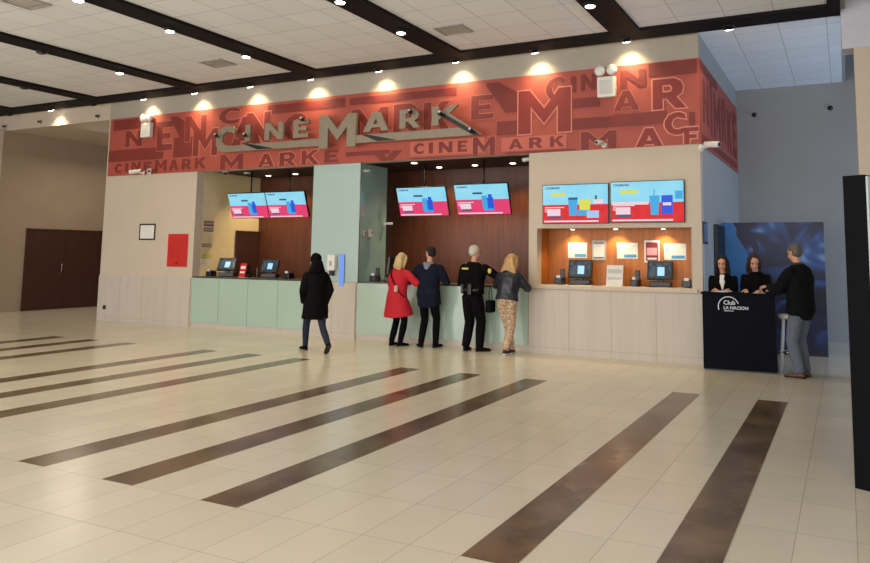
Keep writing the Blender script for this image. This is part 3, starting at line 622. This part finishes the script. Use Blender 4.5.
bullet('white camera on the glass column edge in front of the dark wall', (-8.27, 12.3, 2.18), R_(110), 0, 0.6)
for x, y, lb in ((-12.2, 11.9, 'round dome camera under the office ceiling nearest the left wall'), (-11.95, 12.3, 'round dome camera under the office ceiling nearer the menu screens')):
    t = thing('dome_camera', lb, 'security camera', (x, y, 3.37)); MB().tube([(0, 0, 0), (0, 0, -.03)], .07, 16).build('ring', M_whitep, t); MB().ell((0, 0, -.035), (.05, .05, .045)).build('dome', M_blackp, t)
t = thing('wall_sconce', 'dark round wall lamp at the left corner of the ticket office', 'wall lamp', (XL, 11.85, 2.72))
MB().tube([(0, 0, .0), (-.06, 0, 0)], .06, 12).build('bracket', M_blackp, t); MB().ell((-.12, 0, .0), (.07, .1, .22)).build('shade', mat('bronze', (90, 66, 44), .4, .6), t)
t = thing('wall_outlet', 'small black socket low on the cladding at the far left corner', 'socket', (-15.27, FY - .02, .27))
B('plate', M_blackp, t, -.05, .05, -.01, 0, 0, .09, r=.003); B('socket_face', M_lensoff, t, -.02, .02, -.013, -.0105, .03, .06)
t = thing('wall_plaque', 'narrow grey plaque on the pale side wall near the corner', 'plaque', (XR, 11.53, 1.80))
B('frame', M_blackp, t, 0, .02, 0, .36, 0, .34, r=.004); B('sheet', mat('blue_grey_sheet', (96, 112, 140), .5), t, .0205, .024, .03, .33, .03, .31)

# ================================================================== promotion desk, backdrop, totem
dk = thing('promotion_desk', 'dark navy promotion desk with a white logo at the right', 'desk', (-1.395, 11.03, 0), R_(2))
B('front_panel', M_navyd, dk, -.49, .49, 0, .03, .02, 1.07); B('side_panel', M_navyd, dk, -.49, -.46, .03, .32, .02, 1.07); B('side_panel', M_navyd, dk, .46, .49, .03, .32, .02, 1.07)
B('worktop', M_navyd, dk, -.51, .51, -.02, .34, 1.07, 1.10, r=.004); B('plinth', M_blackp, dk, -.48, .48, .01, .31, 0, .02); B('shelf', M_whitep, dk, -.459, .459, .031, .31, .52, .545)
lg = MB()
put(lg, text('Club', .085, .003, .0015), -.2, 0, .93); put(lg, text('LA NACION', .062, .003, .0012), -.2, 0, .865)
lg.box(-.19, -.06, -.003, 0, .838, .846)
cxx, czz, rr = -.13, .9, .14
for i in range(18):
    a0 = R_(200 - i * 10); a1 = R_(200 - (i + 1) * 10)
    p = [(cxx + (rr + d) * math.cos(a), 0, czz + (rr + d) * math.sin(a)) for a in (a0, a1) for d in (-.006, .006)]
    lg.add([p[0], p[1], p[3], p[2]] + [(q[0], -.003, q[2]) for q in (p[0], p[1], p[3], p[2])], [(4, 5, 6, 7), (0, 1, 5, 4), (2, 3, 7, 6), (1, 2, 6, 5)])
lg.build('logo', mat('logo_white', (200, 208, 216), .5), dk)
pp = thing('paper_stack', 'loose white papers on the promotion desk in front of the seller', 'papers', (-1.66, 11.16, 1.10))
for i in range(5):
    Mq = Matrix.Rotation(R_(-20 + 17 * i), 4, 'Z'); MB().box(-.1 + .02 * i, .1 + .02 * i, -.07, .07, .003 * i, .003 * i + .002, 0, Mq).build('sheet', M_paper, pp)
pb = thing('paper_stack', 'small white leaflet on the promotion desk near the man', 'papers', (-1.12, 11.16, 1.10))
MB().box(-.08, .08, -.05, .05, 0, .004).build('sheet', M_paper, pb); MB().box(-.06, .06, -.04, .04, .0045, .0055).build('print', mat('pale_grey_print', (190, 190, 186), .8), pb)
# white high stool behind the desk
st = thing('bar_stool', 'white bar stool between the promotion desk and the standing man', 'stool', (-.76, 11.42, 0))
MB().tube([(0, 0, .74), (0, 0, .75), (0, 0, .79), (0, 0, .8)], [.13, .15, .15, .13], 16).build('seat', M_whitep, st)
for a in (45, 135, 225, 315):
    c_, s2 = math.cos(R_(a)), math.sin(R_(a)); MB().tube([(c_ * .1, s2 * .1, .75), (c_ * .17, s2 * .17, 0)], .017, 8).build('leg', M_whitep, st)
MB().tube([(.148 * math.cos(R_(a)), .148 * math.sin(R_(a)), .28) for a in range(0, 361, 30)], .01, 6, ref=(0, 0, 1)).build('foot_ring', M_chrome, st)
bd = thing('backdrop_panel', 'large blue printed backdrop of wave shapes behind the promotion desk', 'backdrop', (-1.13, 13.4, 0))
def backdrop_mat():
    m = bpy.data.materials.new('blue_backdrop_print'); m.use_nodes = True; nt = m.node_tree; N = nt.nodes; L = nt.links; b = N['Principled BSDF']; b.inputs['Roughness'].default_value = .5
    tc = N.new('ShaderNodeTexCoord'); nz = N.new('ShaderNodeTexNoise'); nz.inputs['Scale'].default_value = 1.6; nz.inputs['Detail'].default_value = 1.2; nz.inputs['Distortion'].default_value = 1.6
    L.new(tc.outputs['Object'], nz.inputs['Vector']); r = N.new('ShaderNodeValToRGB'); e = r.color_ramp.elements
    e[0].position = .36; e[0].color = (*lin((10, 16, 46)), 1); e[1].position = .72; e[1].color = (*lin((120, 164, 208)), 1)
    x = e.new(.5); x.color = (*lin((16, 30, 74)), 1); x = e.new(.6); x.color = (*lin((34, 74, 140)), 1)
    L.new(nz.outputs[0], r.inputs[0]); L.new(r.outputs[0], b.inputs['Base Color']); return m
M_bd = backdrop_mat()
B('panel', M_bd, bd, -.8, .82, 0, .05, .03, 2.2)
# bright blue sweep and dark leaf printed on the left of the backdrop
sw = MB(); put(sw, plate([[(-.795, .05), (-.795, 2.19), (-.62, 2.19), (-.55, 1.95), (-.40, 1.7), (-.3, 1.4), (-.28, 1.0), (-.36, .5), (-.5, .05)]], .003), 0, 0, 0)
sw.build('blue_sweep', mat('print_bright_blue', (36, 120, 200), .5, var=.25, scale=1.5), bd)
sw = MB(); put(sw, plate([[(-.62, 2.19), (-.5, 1.98), (-.34, 1.82), (-.24, 1.6), (-.2, 1.75), (-.26, 1.98), (-.4, 2.12), (-.5, 2.19)]], .003), 0, -.003, 0)
sw.build('dark_leaf', mat('print_navy', (12, 22, 70), .5), bd)
B('foot_bar', M_blackp, bd, -.8, .82, -.02, .09, 0, .03)
# totem: a box with dark narrow side and white poster face, turned to the room
tt = thing('advertising_totem', 'tall dark free-standing totem at the right edge with a pale poster face', 'totem', (0.0, 5.95, 0), R_(-27.05))
B('body', mat('totem_black', (13, 13, 17), .6, var=.1, spec=.06), tt, 0, .15, 0, .9, 0.0, 2.2)
B('poster_face', mat('totem_pale_face', (196, 206, 206), .4), tt, .151, .165, .03, .87, .06, 2.19)

# ================================================================== people
class Blob(MB):
    def out(s, name, m, parent, voxel=0.012, smooth=3, fold=0.0, fscale=6.0, fstretch=(1, 1, 1), mats=None):
        me = s.mesh(name, m); o = bpy.data.objects.new(name, me); COL.objects.link(o)
        md = o.modifiers.new('r', 'REMESH'); md.mode = 'VOXEL'; md.voxel_size = voxel; md.use_smooth_shade = True
        if smooth: sm_ = o.modifiers.new('s', 'SMOOTH'); sm_.iterations = smooth; sm_.factor = 0.5
        dg = bpy.context.evaluated_depsgraph_get(); me2 = bpy.data.meshes.new_from_object(o.evaluated_get(dg)); me2.name = name
        bpy.data.objects.remove(o); bpy.data.meshes.remove(me)
        if fold:
            for v in me2.vertices:
                p = v.co; q = Vector((p.x * fstretch[0], p.y * fstretch[1], p.z * fstretch[2])) * fscale
                v.co = p + v.normal * (fold * noise.noise(q) + fold * .5 * noise.noise(q * 2.3))
        me2.polygons.foreach_set('use_smooth', [True] * len(me2.polygons))
        if not me2.materials: me2.materials.append(m)
        return link(bpy.data.objects.new(name, me2), parent)
def ik(a, b, l1, l2, hint):
    a, b = Vector(a), Vector(b); d = b - a; L_ = min(d.length, (l1 + l2) * 0.999); u = d.normalized(); b = a + u * L_
    x = (l1 * l1 - l2 * l2 + L_ * L_) / (2 * L_); hgt = math.sqrt(max(l1 * l1 - x * x, 0)); h = Vector(hint); h = (h - u * h.dot(u)).normalized()
    return a + u * x + h * hgt, b
def lerp(a, b, t): return a + (b - a) * t
def hand(bl, W, d, pn, k, side, curl=35, s_=1.0):
    """palm, four fingers and thumb in blob bl. d: direction of the hand, pn: palm normal (towards what is held)"""
    d = Vector(d).normalized(); pn = Vector(pn); pn = (pn - d * pn.dot(d)).normalized(); w = d.cross(pn).normalized() * side
    pl_ = .088 * k
    bl.tube([W - d * .02, W + d * .015, W + d * pl_ * .55, W + d * pl_], [(.024 * k, .019 * k), (.03 * k, .016 * k), (.04 * k, .016 * k), (.038 * k, .012 * k)], 12, ref=w)
    for i, (o, ln) in enumerate(((.03, .068), (.011, .076), (-.009, .071), (-.028, .056))):
        p = W + d * pl_ * .92 + w * o * k; a = 0; pts = [p - d * .02 * k, p]
        for seg, fr in enumerate((.42, .32, .26)):
            a += R_(curl) * (0.6 if seg == 0 else 1.0); dd = d * math.cos(a) + pn * math.sin(a); p = p + dd * ln * fr * k; pts.append(p)
        bl.tube(pts, [.0095 * k, .0095 * k, .009 * k, .0085 * k, .0065 * k], 8)
    p = W + d * pl_ * .22 + w * .026 * k; dd = (d * .6 + w * .65 + pn * .35).normalized(); d2 = (d * .85 + w * .2 + pn * .5).normalized()
    bl.tube([p - dd * .012 * k, p + dd * .022 * k, p + dd * .05 * k, p + dd * .05 * k + d2 * .03 * k], [.014 * k, .013 * k, .011 * k, .008 * k], 8)

def person(label, loc, head_deg, S):
    """S: pose and dress. local frame: +y forward, +x the person's right"""
    h = S['h']; k = h / 1.72; fem = S.get('fem', False)
    t = thing('person', label, 'person', loc, R_(head_deg))
    P = Vector((*S.get('pelvis', (0, 0)), S.get('pz', .52) * h)); lean = R_(S.get('lean', 0)); side = R_(S.get('sidelean', 0)); tw = R_(S.get('twist', 0))
    sp = Vector((math.sin(side), math.sin(lean), math.cos(lean))).normalized()
    rt = Vector((math.cos(tw), math.sin(tw), 0)); rt = (rt - sp * rt.dot(sp)).normalized(); fw = sp.cross(rt)
    N_ = P + sp * .305 * h; nd = (sp + Vector((0, math.sin(R_(S.get('headpitch', 5))), 0.2))).normalized(); Hc = N_ + nd * .105 * h
    sw_ = (.098 if fem else .112) * h
    SH = {1: N_ - sp * .034 * h + rt * sw_, -1: N_ - sp * .034 * h - rt * sw_}
    hipw = .052 * h; HP = {1: P + rt * hipw - Vector((0, 0, .01 * h)), -1: P - rt * hipw - Vector((0, 0, .01 * h))}
    AR = {}; LG = {}
    for s_, key in ((1, 'R'), (-1, 'L')):
        wt = Vector(S['hand' + key]); el, wr = ik(SH[s_], wt, .172 * h, .150 * h, S.get('elbow' + key, (s_ * .6, -.6, -.4))); AR[s_] = (SH[s_], el, wr)
        ank = Vector(S['foot' + key]); kn, an = ik(HP[s_], ank, .245 * h, .235 * h, S.get('knee' + key, (0, 1, 0))); LG[s_] = (HP[s_], kn, an, S.get('toe' + key, (s_ * .2, 1, 0)))
    body = Blob()
    g = .9 if fem else 1.0
    body.tube([P - sp * .03 * h, P, P + sp * .07 * h, P + sp * .14 * h, P + sp * .22 * h, P + sp * .275 * h, N_], [(.07 * h, .055 * h), (.088 * h, .062 * h), (.076 * h * g, .052 * h), (.08 * h * g, .056 * h), (.092 * h * g, .060 * h), (.085 * h * g, .048 * h), (.034 * h, .034 * h)], 20, ref=rt)
    body.tube([N_ - sp * .03 * h, N_, Hc - nd * .02 * h], [.045 * k, .052 * k, .05 * k] if not fem else [.04 * k, .044 * k, .043 * k], 14)
    for s_ in (1, -1):
        a, e, w_ = AR[s_]
        body.ell(a - sp * .008, (.038 * k * g,) * 3)
        body.tube([a, lerp(a, e, .5), e, lerp(e, w_, .35), w_], [.036 * k * g, .038 * k * g, .035 * k * g, .036 * k * g, .024 * k * g], 12)
        hd_ = S.get('hdir' + ('R' if s_ == 1 else 'L')) or (w_ - e); pn = S.get('palm' + ('R' if s_ == 1 else 'L'), (-s_, 0, 0))
        hand(body, w_, hd_, pn, k * (.92 if fem else 1.0), 1 if (Vector(hd_).cross(Vector(pn))).dot(Vector((0, 1, 0.5))) > 0 else -1, S.get('curl', 28))
        a, e, w_, toe = LG[s_]
        body.tube([a, lerp(a, e, .4), e, lerp(e, w_, .3), w_, w_ - Vector((0, 0, .02))], [.088 * k, .075 * k, .052 * k, .054 * k, .034 * k, .032 * k], 14)
    # head
    yaw = R_(S.get('headyaw', 0)); pit = R_(S.get('headpitch', 5))
    HM = Matrix.Rotation(-yaw, 4, 'Z') @ Matrix.Rotation(-pit, 4, 'X'); H3 = HM.to_3x3()
    def hp(x, y, z): return Hc + H3 @ (Vector((x, y, z)) * k)
    body.ell(hp(0, -.008, .03), tuple(v * k for v in (.074, .092, .086)), H3)
    body.ell(hp(0, .018, -.042), tuple(v * k for v in (.056, .064, .068)), H3)
    body.ell(hp(0, .045, -.085), tuple(v * k for v in (.03, .028, .024)), H3, 10, 8)
    body.ell(hp(0, .062, .035), tuple(v * k for v in (.052, .022, .014)), H3, 10, 8)
    body.tube([hp(0, .078, .018), hp(0, .096, -.008), hp(0, .106, -.024), hp(0, .085, -.034)], [.008 * k, .010 * k, .015 * k, .010 * k], 8)
    body.ell(hp(0, .076, -.056), tuple(v * k for v in (.024, .012, .010)), H3, 10, 6)
    for sx in (-1, 1):
        body.ell(hp(sx * .034, .058, -.022), tuple(v * k for v in (.022, .02, .022)), H3, 10, 6)
        body.ell(hp(sx * .075, -.008, -.004), tuple(v * k for v in (.010, .020, .032)), H3, 10, 8)
    bo = body.out('body', M_skin, t, 0.0065, 2)
    for sx in (-1, 1):
        MB().ell(hp(sx * .031, .077, .008), tuple(v * k for v in (.013, .007, .006)), H3, 10, 6).build('eye', M_eye, t)
        MB().tube([hp(sx * .018, .084, .024), hp(sx * .032, .083, .028), hp(sx * .05, .074, .022)], [.003 * k, .004 * k, .002 * k], 6).build('eyebrow', M_eye, t)
    MB().ell(hp(0, .087, -.056), tuple(v * k for v in (.022, .005, .006)), H3, 10, 6).build('mouth', M_lip, t)
    # hair
    hm = S['hairmat']; hs = S['hair']; ha = Blob()
    ha.ell(hp(0, -.022, .044), tuple(v * k for v in (.083, .092, .086)), H3)
    if hs != 'short': ha.ell(hp(0, -.035, .0), tuple(v * k for v in (.088, .085, .1)), H3)
    else: ha.ell(hp(0, -.045, .0), tuple(v * k for v in (.078, .065, .07)), H3)
    if hs in ('bob', 'long'):
        L_ = .16 if hs == 'bob' else S.get('hairlen', .30)
        back = Hc + H3 @ Vector((0, -.06 * k, -.02 * k)); dn = Vector((0, 0, -1)) * .85 - Vector((0, math.sin(lean) * .6, 0))
        ha.tube([back + Vector((0, 0, .06)), back + Vector((0, -.02, -.04)), back + Vector((0, -.035, -.04)) + dn * L_ * .5, back + Vector((0, -.035, -.04)) + dn * L_], [(.085 * k, .06 * k), (.108 * k, .068 * k), (S.get('hairw', .115) * k, .058 * k), (S.get('hairw', .115) * .72 * k, .034 * k)], 14, ref=H3 @ Vector((1, 0, 0)))
        for sx in (-1, 1):
            ha.tube([hp(sx * .05, .03, .09), hp(sx * .083, .03, .02), hp(sx * .09, .015, -.06), hp(sx * .088, .0, -.06 - min(L_, .2) * .6)], [.02 * k, .026 * k, .03 * k, .018 * k], 10)
    elif hs == 'hood':
        ha.ell(hp(0, -.02, .03), tuple(v * k for v in (.1, .098, .108)), H3)
        ha.tube([hp(0, -.05, -.02), hp(0, -.05, -.11), N_ - fw * .03 - sp * .02], [(.1 * k, .09 * k), (.12 * k, .09 * k), (.16 * k, .09 * k)], 14, ref=rt)
    ha.out('hood' if hs == 'hood' else 'hair', hm, t, .009, 2, .006 if hs != 'short' else .004, 22, (1, 1, .25))
    # trousers
    tm = S['trousers']; tr = Blob(); fl = S.get('legw', 1.0)
    tr.tube([P - sp * .045 * h, P - sp * .01 * h, P + sp * .05 * h], [(.085 * h, .06 * h), (.098 * h, .072 * h), (.085 * h, .062 * h)], 18, ref=rt)
    for s_ in (1, -1):
        a, e, w_, toe = LG[s_]
        bt = w_ + (w_ - e).normalized() * .015 + Vector((0, 0, .01))
        tr.tube([a + Vector((0, 0, .02)), lerp(a, e, .4), e, lerp(e, w_, .35), bt], [.1 * k, .088 * k * (fl * .5 + .5), .066 * k * fl, .066 * k * fl, .052 * k * fl], 16)
    tr.out('trousers', tm, t, .012, 3, .007, 9, (1, 1, .5))
    # shoes
    for s_ in (1, -1):
        a, e, w_, toe = LG[s_]; d = Vector(toe).normalized(); up = Vector((0, 0, 1)); sd = d.cross(up).normalized(); up = sd.cross(d)
        sh = Blob(); c = w_ - up * (.035 * h * .98) if False else w_ - up * .062 * k
        sh.tube([w_ - d * .0 + up * .045 * k, w_ - up * .01 * k, w_ - up * .045 * k], [.045 * k, .044 * k, .046 * k], 12)
        sh.tube([c - d * .062 * k + up * .022 * k, c - d * .045 * k + up * .03 * k, c + d * .02 * k + up * .032 * k, c + d * .09 * k + up * .024 * k, c + d * .16 * k + up * .018 * k, c + d * .185 * k + up * .014 * k], [(.024 * k, .02 * k), (.037 * k, .032 * k), (.038 * k, .036 * k), (.046 * k, .026 * k), (.04 * k, .018 * k), (.02 * k, .012 * k)], 14, ref=sd)
        so = sh.out(S.get('shoename', 'shoe'), S['shoes'], t, .007, 2)
        sl = MB(); sl.tube([c - d * .066 * k, c - d * .03 * k, c + d * .05 * k, c + d * .12 * k, c + d * .19 * k], [(.03 * k, .011 * k), (.038 * k, .011 * k), (.037 * k, .010 * k), (.047 * k, .010 * k), (.026 * k, .009 * k)], 14, ref=sd)
        sl.build('sole', S.get('solemat', M_blackp), so)
    # coat or jacket
    jm = S['coat']; jk = Blob(); hem = S['hem'] * h; fat = S.get('fat', 1.0); fl_ = S.get('flare', 1.0)
    ctr = []; rad = []
    if hem < P.z:
        kx = (LG[1][1] + LG[-1][1]) / 2; b0 = Vector((lerp(P.x, kx.x, .5), lerp(P.y, kx.y, .5), hem))
        ctr += [b0, b0.lerp(P, .35), b0.lerp(P, .75)]; rad += [(.112 * h * fl_, .092 * h * fl_), (.109 * h * lerp(fat, fl_, .7), .086 * h * lerp(fat, fl_, .7)), (.106 * h * lerp(fat, fl_, .3), .08 * h * lerp(fat, fl_, .3))]
    else:
        ctr += [P + sp * (hem - P.z)]; rad += [(.1 * h * fat, .072 * h * fat)]
    for t_, a_, b_ in ((.0, .106, .078), (.07, .098, .07), (.14, .1, .072), (.22, .112, .076), (.265, .1, .066), (.292, .07, .052), (.318, .044, .042)):
        if P.z + t_ * h > hem + .02: ctr.append(P + sp * t_ * h); rad.append((a_ * h * fat * (.93 if fem else 1), b_ * h * fat))
    jk.tube(ctr, rad, 22, ref=rt)
    for s_ in (1, -1):
        a, e, w_ = AR[s_]; jk.ell(a - sp * .008, ((.047 if fem else .053) * k * fat,) * 3)
        we = w_ - (w_ - e).normalized() * .012
        jk.tube([a, lerp(a, e, .5), e, lerp(e, w_, .5), we], [(.048 if fem else .056) * k * fat, .058 * k * fat, .055 * k * fat, .048 * k * fat, .04 * k * fat], 14)
    jo = jk.out(S.get('coatname', 'coat'), jm, t, .012, 3, S.get('fold', .008), 8, (1, 1, .7))
    if S.get('collar'):
        MB().tube([N_ - sp * .02 * h, N_ + sp * .008 * h, N_ + sp * .03 * h], [(.085 * k, .08 * k), (.078 * k, .074 * k), (.07 * k, .068 * k)], 18, ref=rt).build('collar', S['collar'], jo)
    t['_'] = 0; del t['_']
    return t, dict(P=P, N=N_, SH=SH, AR=AR, LG=LG, Hc=Hc, sp=sp, fw=fw, rt=rt, k=k, coat=jo, hp=hp)

blk = mat('black_cloth', (13, 11, 14), .9, spec=.1, var=.3, scale=14)
blkd = mat('black_down_cloth', (9, 8, 11), .8, spec=.1, var=.2, scale=14)
navyc = mat('navy_cloth', (20, 24, 42), .85, spec=.15, var=.25, scale=12)
jeans = mat('dark_denim', (22, 29, 52), .85, var=.25, scale=30)
jeansg = mat('grey_denim', (92, 100, 114), .85, var=.2, scale=30)
blond = mat('blonde_hair', (206, 178, 128), .55, var=.3, scale=30, stretch=(1, 1, .15))
blond2 = mat('golden_hair', (196, 156, 102), .55, var=.35, scale=30, stretch=(1, 1, .15))
hdark = mat('dark_hair', (22, 16, 15), .85, var=.3, scale=30, stretch=(1, 1, .15))
hbrown = mat('reddish_brown_hair', (56, 28, 22), .8, var=.3, scale=30, stretch=(1, 1, .15))
hwhite = mat('white_hair', (196, 190, 180), .6, var=.15, scale=30)
hgrey = mat('grey_hair', (96, 88, 80), .6, var=.3, scale=30)
redc = mat('red_wool', (184, 14, 36), .8, var=.1, scale=10)
leop = mat('patterned_beige_cloth', (206, 180, 150), .8, scale=34, rgb2=(136, 108, 84))
brownl = mat('brown_leather', (104, 66, 46), .5, var=.2)

# walking person in the long dark coat, heading left
person('person in a long black hooded coat and dark jeans walking left before the counters', (-7.83, 9.72, 0), 62, dict(h=1.62, fem=True, hair='hood', hairmat=blkd, pz=.50,
    handR=(.17, .0, .76), handL=(-.16, .12, .78), footR=(.06, -.40, .15), footL=(-.05, .26, .075), toeR=(.05, .75, -.66), toeL=(-.05, 1, 0), kneeR=(0, 1, 0.1),
    lean=3, headpitch=12, trousers=jeans, legw=.92, shoes=blk, shoename='boot', coat=blkd, hem=.33, flare=1.25, fat=1.2, fold=.008))
# red coat
_, q = person('person with blonde hair in a red coat leaning on the right counter', (-7.09, 11.0, 0), -14, dict(h=1.62, fem=True, hair='bob', hairmat=blond, hairw=.135,
    handR=(.2, .30, 1.10), handL=(-.16, .32, 1.10), elbowR=(.9, -.2, -.5), footR=(.09, .02, .075), footL=(-.08, -.02, .075), hdirR=(-.3, 1, .0), hdirL=(.3, 1, .0), palmR=(0, 0, -1), palmL=(0, 0, -1), curl=14,
    lean=6, sidelean=2, headyaw=12, headpitch=12, trousers=blk, legw=1.0, shoes=blk, coat=redc, hem=.33, flare=1.62, fat=1.28))
P, fw, rt, sp, N_ = q['P'], q['fw'], q['rt'], q['sp'], q['N']
def on_back(ob, x, dz, lift=.006):
    o = N_ + rt * x - sp * dz - fw * .6; ok, hit, n, _i = ob.ray_cast(o, fw); return (hit + n * lift) if ok else N_ + rt * x - sp * dz - fw * .15
pts = [on_back(q['coat'], -.1 + .3 * i / 9, .03 + .45 * i / 9, .012) for i in range(10)]
bag = thing('shoulder_bag', 'small dark cross-body bag with a pale clasp on the red coat', 'bag', _.location, _.rotation_euler.z)
MB().tube(pts, [(.014, .006)] * 10, 8, ref=rt).build('strap', blk, bag)
MB().rbox(pts[6].x - .03, pts[6].x + .03, pts[6].y - .03, pts[6].y + .01, pts[6].z - .07, pts[6].z + .04, .008).build('clasp', mat('pale_pouch', (196, 170, 150), .6), bag)
# navy man
_, q = person('person in a navy jacket with a grey hood, standing beside the red coat', (-6.53, 11.13, 0), 4, dict(h=1.74, hair='short', hairmat=hdark,
    handR=(.18, .28, 1.12), handL=(-.22, .24, 1.10), footR=(.13, .05, .075), footL=(-.12, .0, .075), toeL=(-.75, .8, 0), hdirR=(-.2, 1, 0), hdirL=(.2, 1, 0), palmR=(0, 0, -1), palmL=(0, 0, -1), curl=14,
    lean=4, headyaw=-62, headpitch=4, trousers=blk, legw=1.0, shoes=blk, coat=navyc, coatname='jacket', hem=.42, flare=1.12, fat=1.2))
P, fw, rt, sp, N_ = q['P'], q['fw'], q['rt'], q['sp'], q['N']
hb = Blob(); hb.tube([N_ - rt * .09 - fw * .03, N_ - fw * .09 - sp * .03, N_ + rt * .09 - fw * .03], [.035, .05, .035], 10); hb.tube([N_ - fw * .1 - sp * .01, N_ - fw * .125 - sp * .11], [(.08, .03), (.045, .02)], 10, ref=rt)
hb.out('hood', mat('grey_hood', (120, 126, 140), .85, var=.15), q['coat'], .01, 2)
# white haired guard
_, q = person('person with white hair in a black uniform jacket with yellow marks', (-5.66, 11.1, 0), -6, dict(h=1.76, hair='short', hairmat=hwhite,
    handR=(.26, .34, 1.13), handL=(-.14, .30, 1.10), footR=(.13, .04, .075), footL=(-.10, -.02, .075), toeR=(.8, .8, 0), hdirR=(.2, 1, 0), hdirL=(.2, 1, 0), palmR=(0, 0, -1), palmL=(0, 0, -1), curl=14,
    elbowR=(1, -.1, -.3), lean=5, headyaw=35, headpitch=6, trousers=blk, legw=1.25, shoes=blk, coat=blk, coatname='jacket', hem=.535, fat=1.22))
P, fw, rt, sp, N_, AR, k_ = q['P'], q['fw'], q['rt'], q['sp'], q['N'], q['AR'], q['k']
yel = mat('reflective_yellow', (206, 190, 80), .5, emit=0); 
MB().rbox(-.09, .04, -.006, .006, -.014, .014, .003, 0, Matrix.Translation(on_back(q['coat'], -.05, .1))).build('shoulder_mark', yel, q['coat'])
a, e, w_ = AR[1]; pc = lerp(a, e, .35)
MB().ell(pc + Vector((.045, -.05, .0)), (.035, .025, .045)).build('arm_badge', yel, q['coat'])
blt = MB(); pb_ = P + sp * .05 * 1.7; blt.tube([pb_ - sp * .022, pb_ + sp * .022], [(.205, .158), (.203, .156)], 24, ref=rt); blt.build('belt', M_blackp, q['coat'])
MB().rbox(-.035, .035, -.03, .03, -.1, .08, .01, 0, Matrix.Translation(on_back(q['coat'], .05, .43, .02))).build('pouch', M_blackp, q['coat'])
MB().rbox(-.022, .022, -.02, .02, -.05, .08, .006, 0, Matrix.Translation(on_back(q['coat'], -.1, .44, .02))).build('radio', mat('grey_plastic', (70, 70, 74), .5), q['coat'])
# blonde with patterned trousers
_, q = person('person with long blonde hair, dark short jacket and patterned beige trousers', (-4.97, 10.98, 0), -4, dict(h=1.64, fem=True, hair='long', hairmat=blond2, hairlen=.38, hairw=.175,
    handR=(.1, .36, 1.11), handL=(-.16, .40, 1.11), elbowR=(.7, -.6, -.2), elbowL=(-.7, -.6, -.2), footR=(.0, -.02, .075), footL=(.02, .14, .075), toeR=(.05, 1, -.0), toeL=(-.25, 1, 0), hdirR=(-.4, 1, 0), hdirL=(.4, 1, 0), palmR=(0, 0, -1), palmL=(0, 0, -1), curl=14,
    lean=13, headyaw=10, headpitch=14, trousers=leop, legw=1.12, shoes=mat('dark_sneaker', (36, 30, 34), .6), solemat=M_whitep, shoename='sneaker', coat=mat('dark_leather', (30, 32, 44), .4, var=.3), coatname='jacket', hem=.53, fat=1.27, fold=.011))
hb_ = thing('handbag', 'black handbag hanging at the left hip of the blonde customer', 'bag', (-5.27, 11.0, .66))
MB().rbox(-.06, .06, -.09, .09, 0, .2, .025).build('bag_body', blk, hb_); MB().tube([(0, -.06, .19), (0, -.05, .34), (0, .0, .42), (0, .05, .34), (0, .06, .19)], .007, 8).build('handle', blk, hb_)
# man at the promotion desk, facing left
person('person with short grey hair, dark jacket and grey jeans facing the promotion desk', (-.57, 10.98, 0), 62, dict(h=1.80, hair='short', hairmat=hgrey,
    handR=(.06, .42, 1.155), handL=(-.16, .38, 1.20), footR=(.10, .02, .075), footL=(-.12, -.02, .075), hdirR=(.1, 1, 0.0), hdirL=(.2, 1, 0), palmR=(0, 0, -1), palmL=(0, 0, -1),
    lean=3, headyaw=10, headpitch=14, trousers=jeansg, legw=1.22, shoes=brownl, coat=mat('charcoal_cloth', (18, 20, 22), .9, spec=.1, var=.25, scale=12), coatname='jacket', hem=.455, fat=1.25, collar=mat('dark_green_knit', (50, 60, 50), .9)))
# two sellers behind the desk
_, q = person('person with dark hair, black blazer and white shirt behind the promotion desk', (-1.66, 11.54, 0), 182, dict(h=1.64, fem=True, hair='long', hairmat=hdark, hairlen=.24,
    handR=(.09, .26, 1.13), handL=(-.09, .27, 1.13), elbowR=(.25, -.8, -.5), elbowL=(-.25, -.8, -.5), footR=(.08, .0, .075), footL=(-.08, .0, .075), hdirR=(-.3, 1, -.1), hdirL=(.3, 1, -.1), palmR=(0, 0, -1), palmL=(0, 0, -1), curl=22,
    lean=8, headpitch=16, trousers=blk, shoes=blk, coat=blk, coatname='blazer', hem=.50, fat=1.05))
P, fw, rt, sp, N_ = q['P'], q['fw'], q['rt'], q['sp'], q['N']
sv = Blob(); sv.tube([N_ + sp * .0 + fw * .06, N_ - sp * .1 + fw * .112, N_ - sp * .22 + fw * .124], [(.04, .02), (.042, .016), (.012, .01)], 12, ref=rt); sv.out('shirt_front', M_paper, q['coat'], .008, 1)
_, q = person('person with long reddish hair and black top looking down behind the desk', (-1.19, 11.56, 0), 174, dict(h=1.68, fem=True, hair='long', hairmat=hbrown, hairlen=.26,
    handR=(.1, .28, 1.13), handL=(-.1, .26, 1.13), elbowR=(.25, -.8, -.5), elbowL=(-.25, -.8, -.5), footR=(.08, .0, .075), footL=(-.08, .0, .075), hdirR=(-.3, 1, -.1), hdirL=(.3, 1, -.1), palmR=(0, 0, -1), palmL=(0, 0, -1), curl=22,
    lean=8, headpitch=30, headyaw=-22, trousers=blk, shoes=blk, coat=blk, coatname='top', hem=.50, fat=1.03))
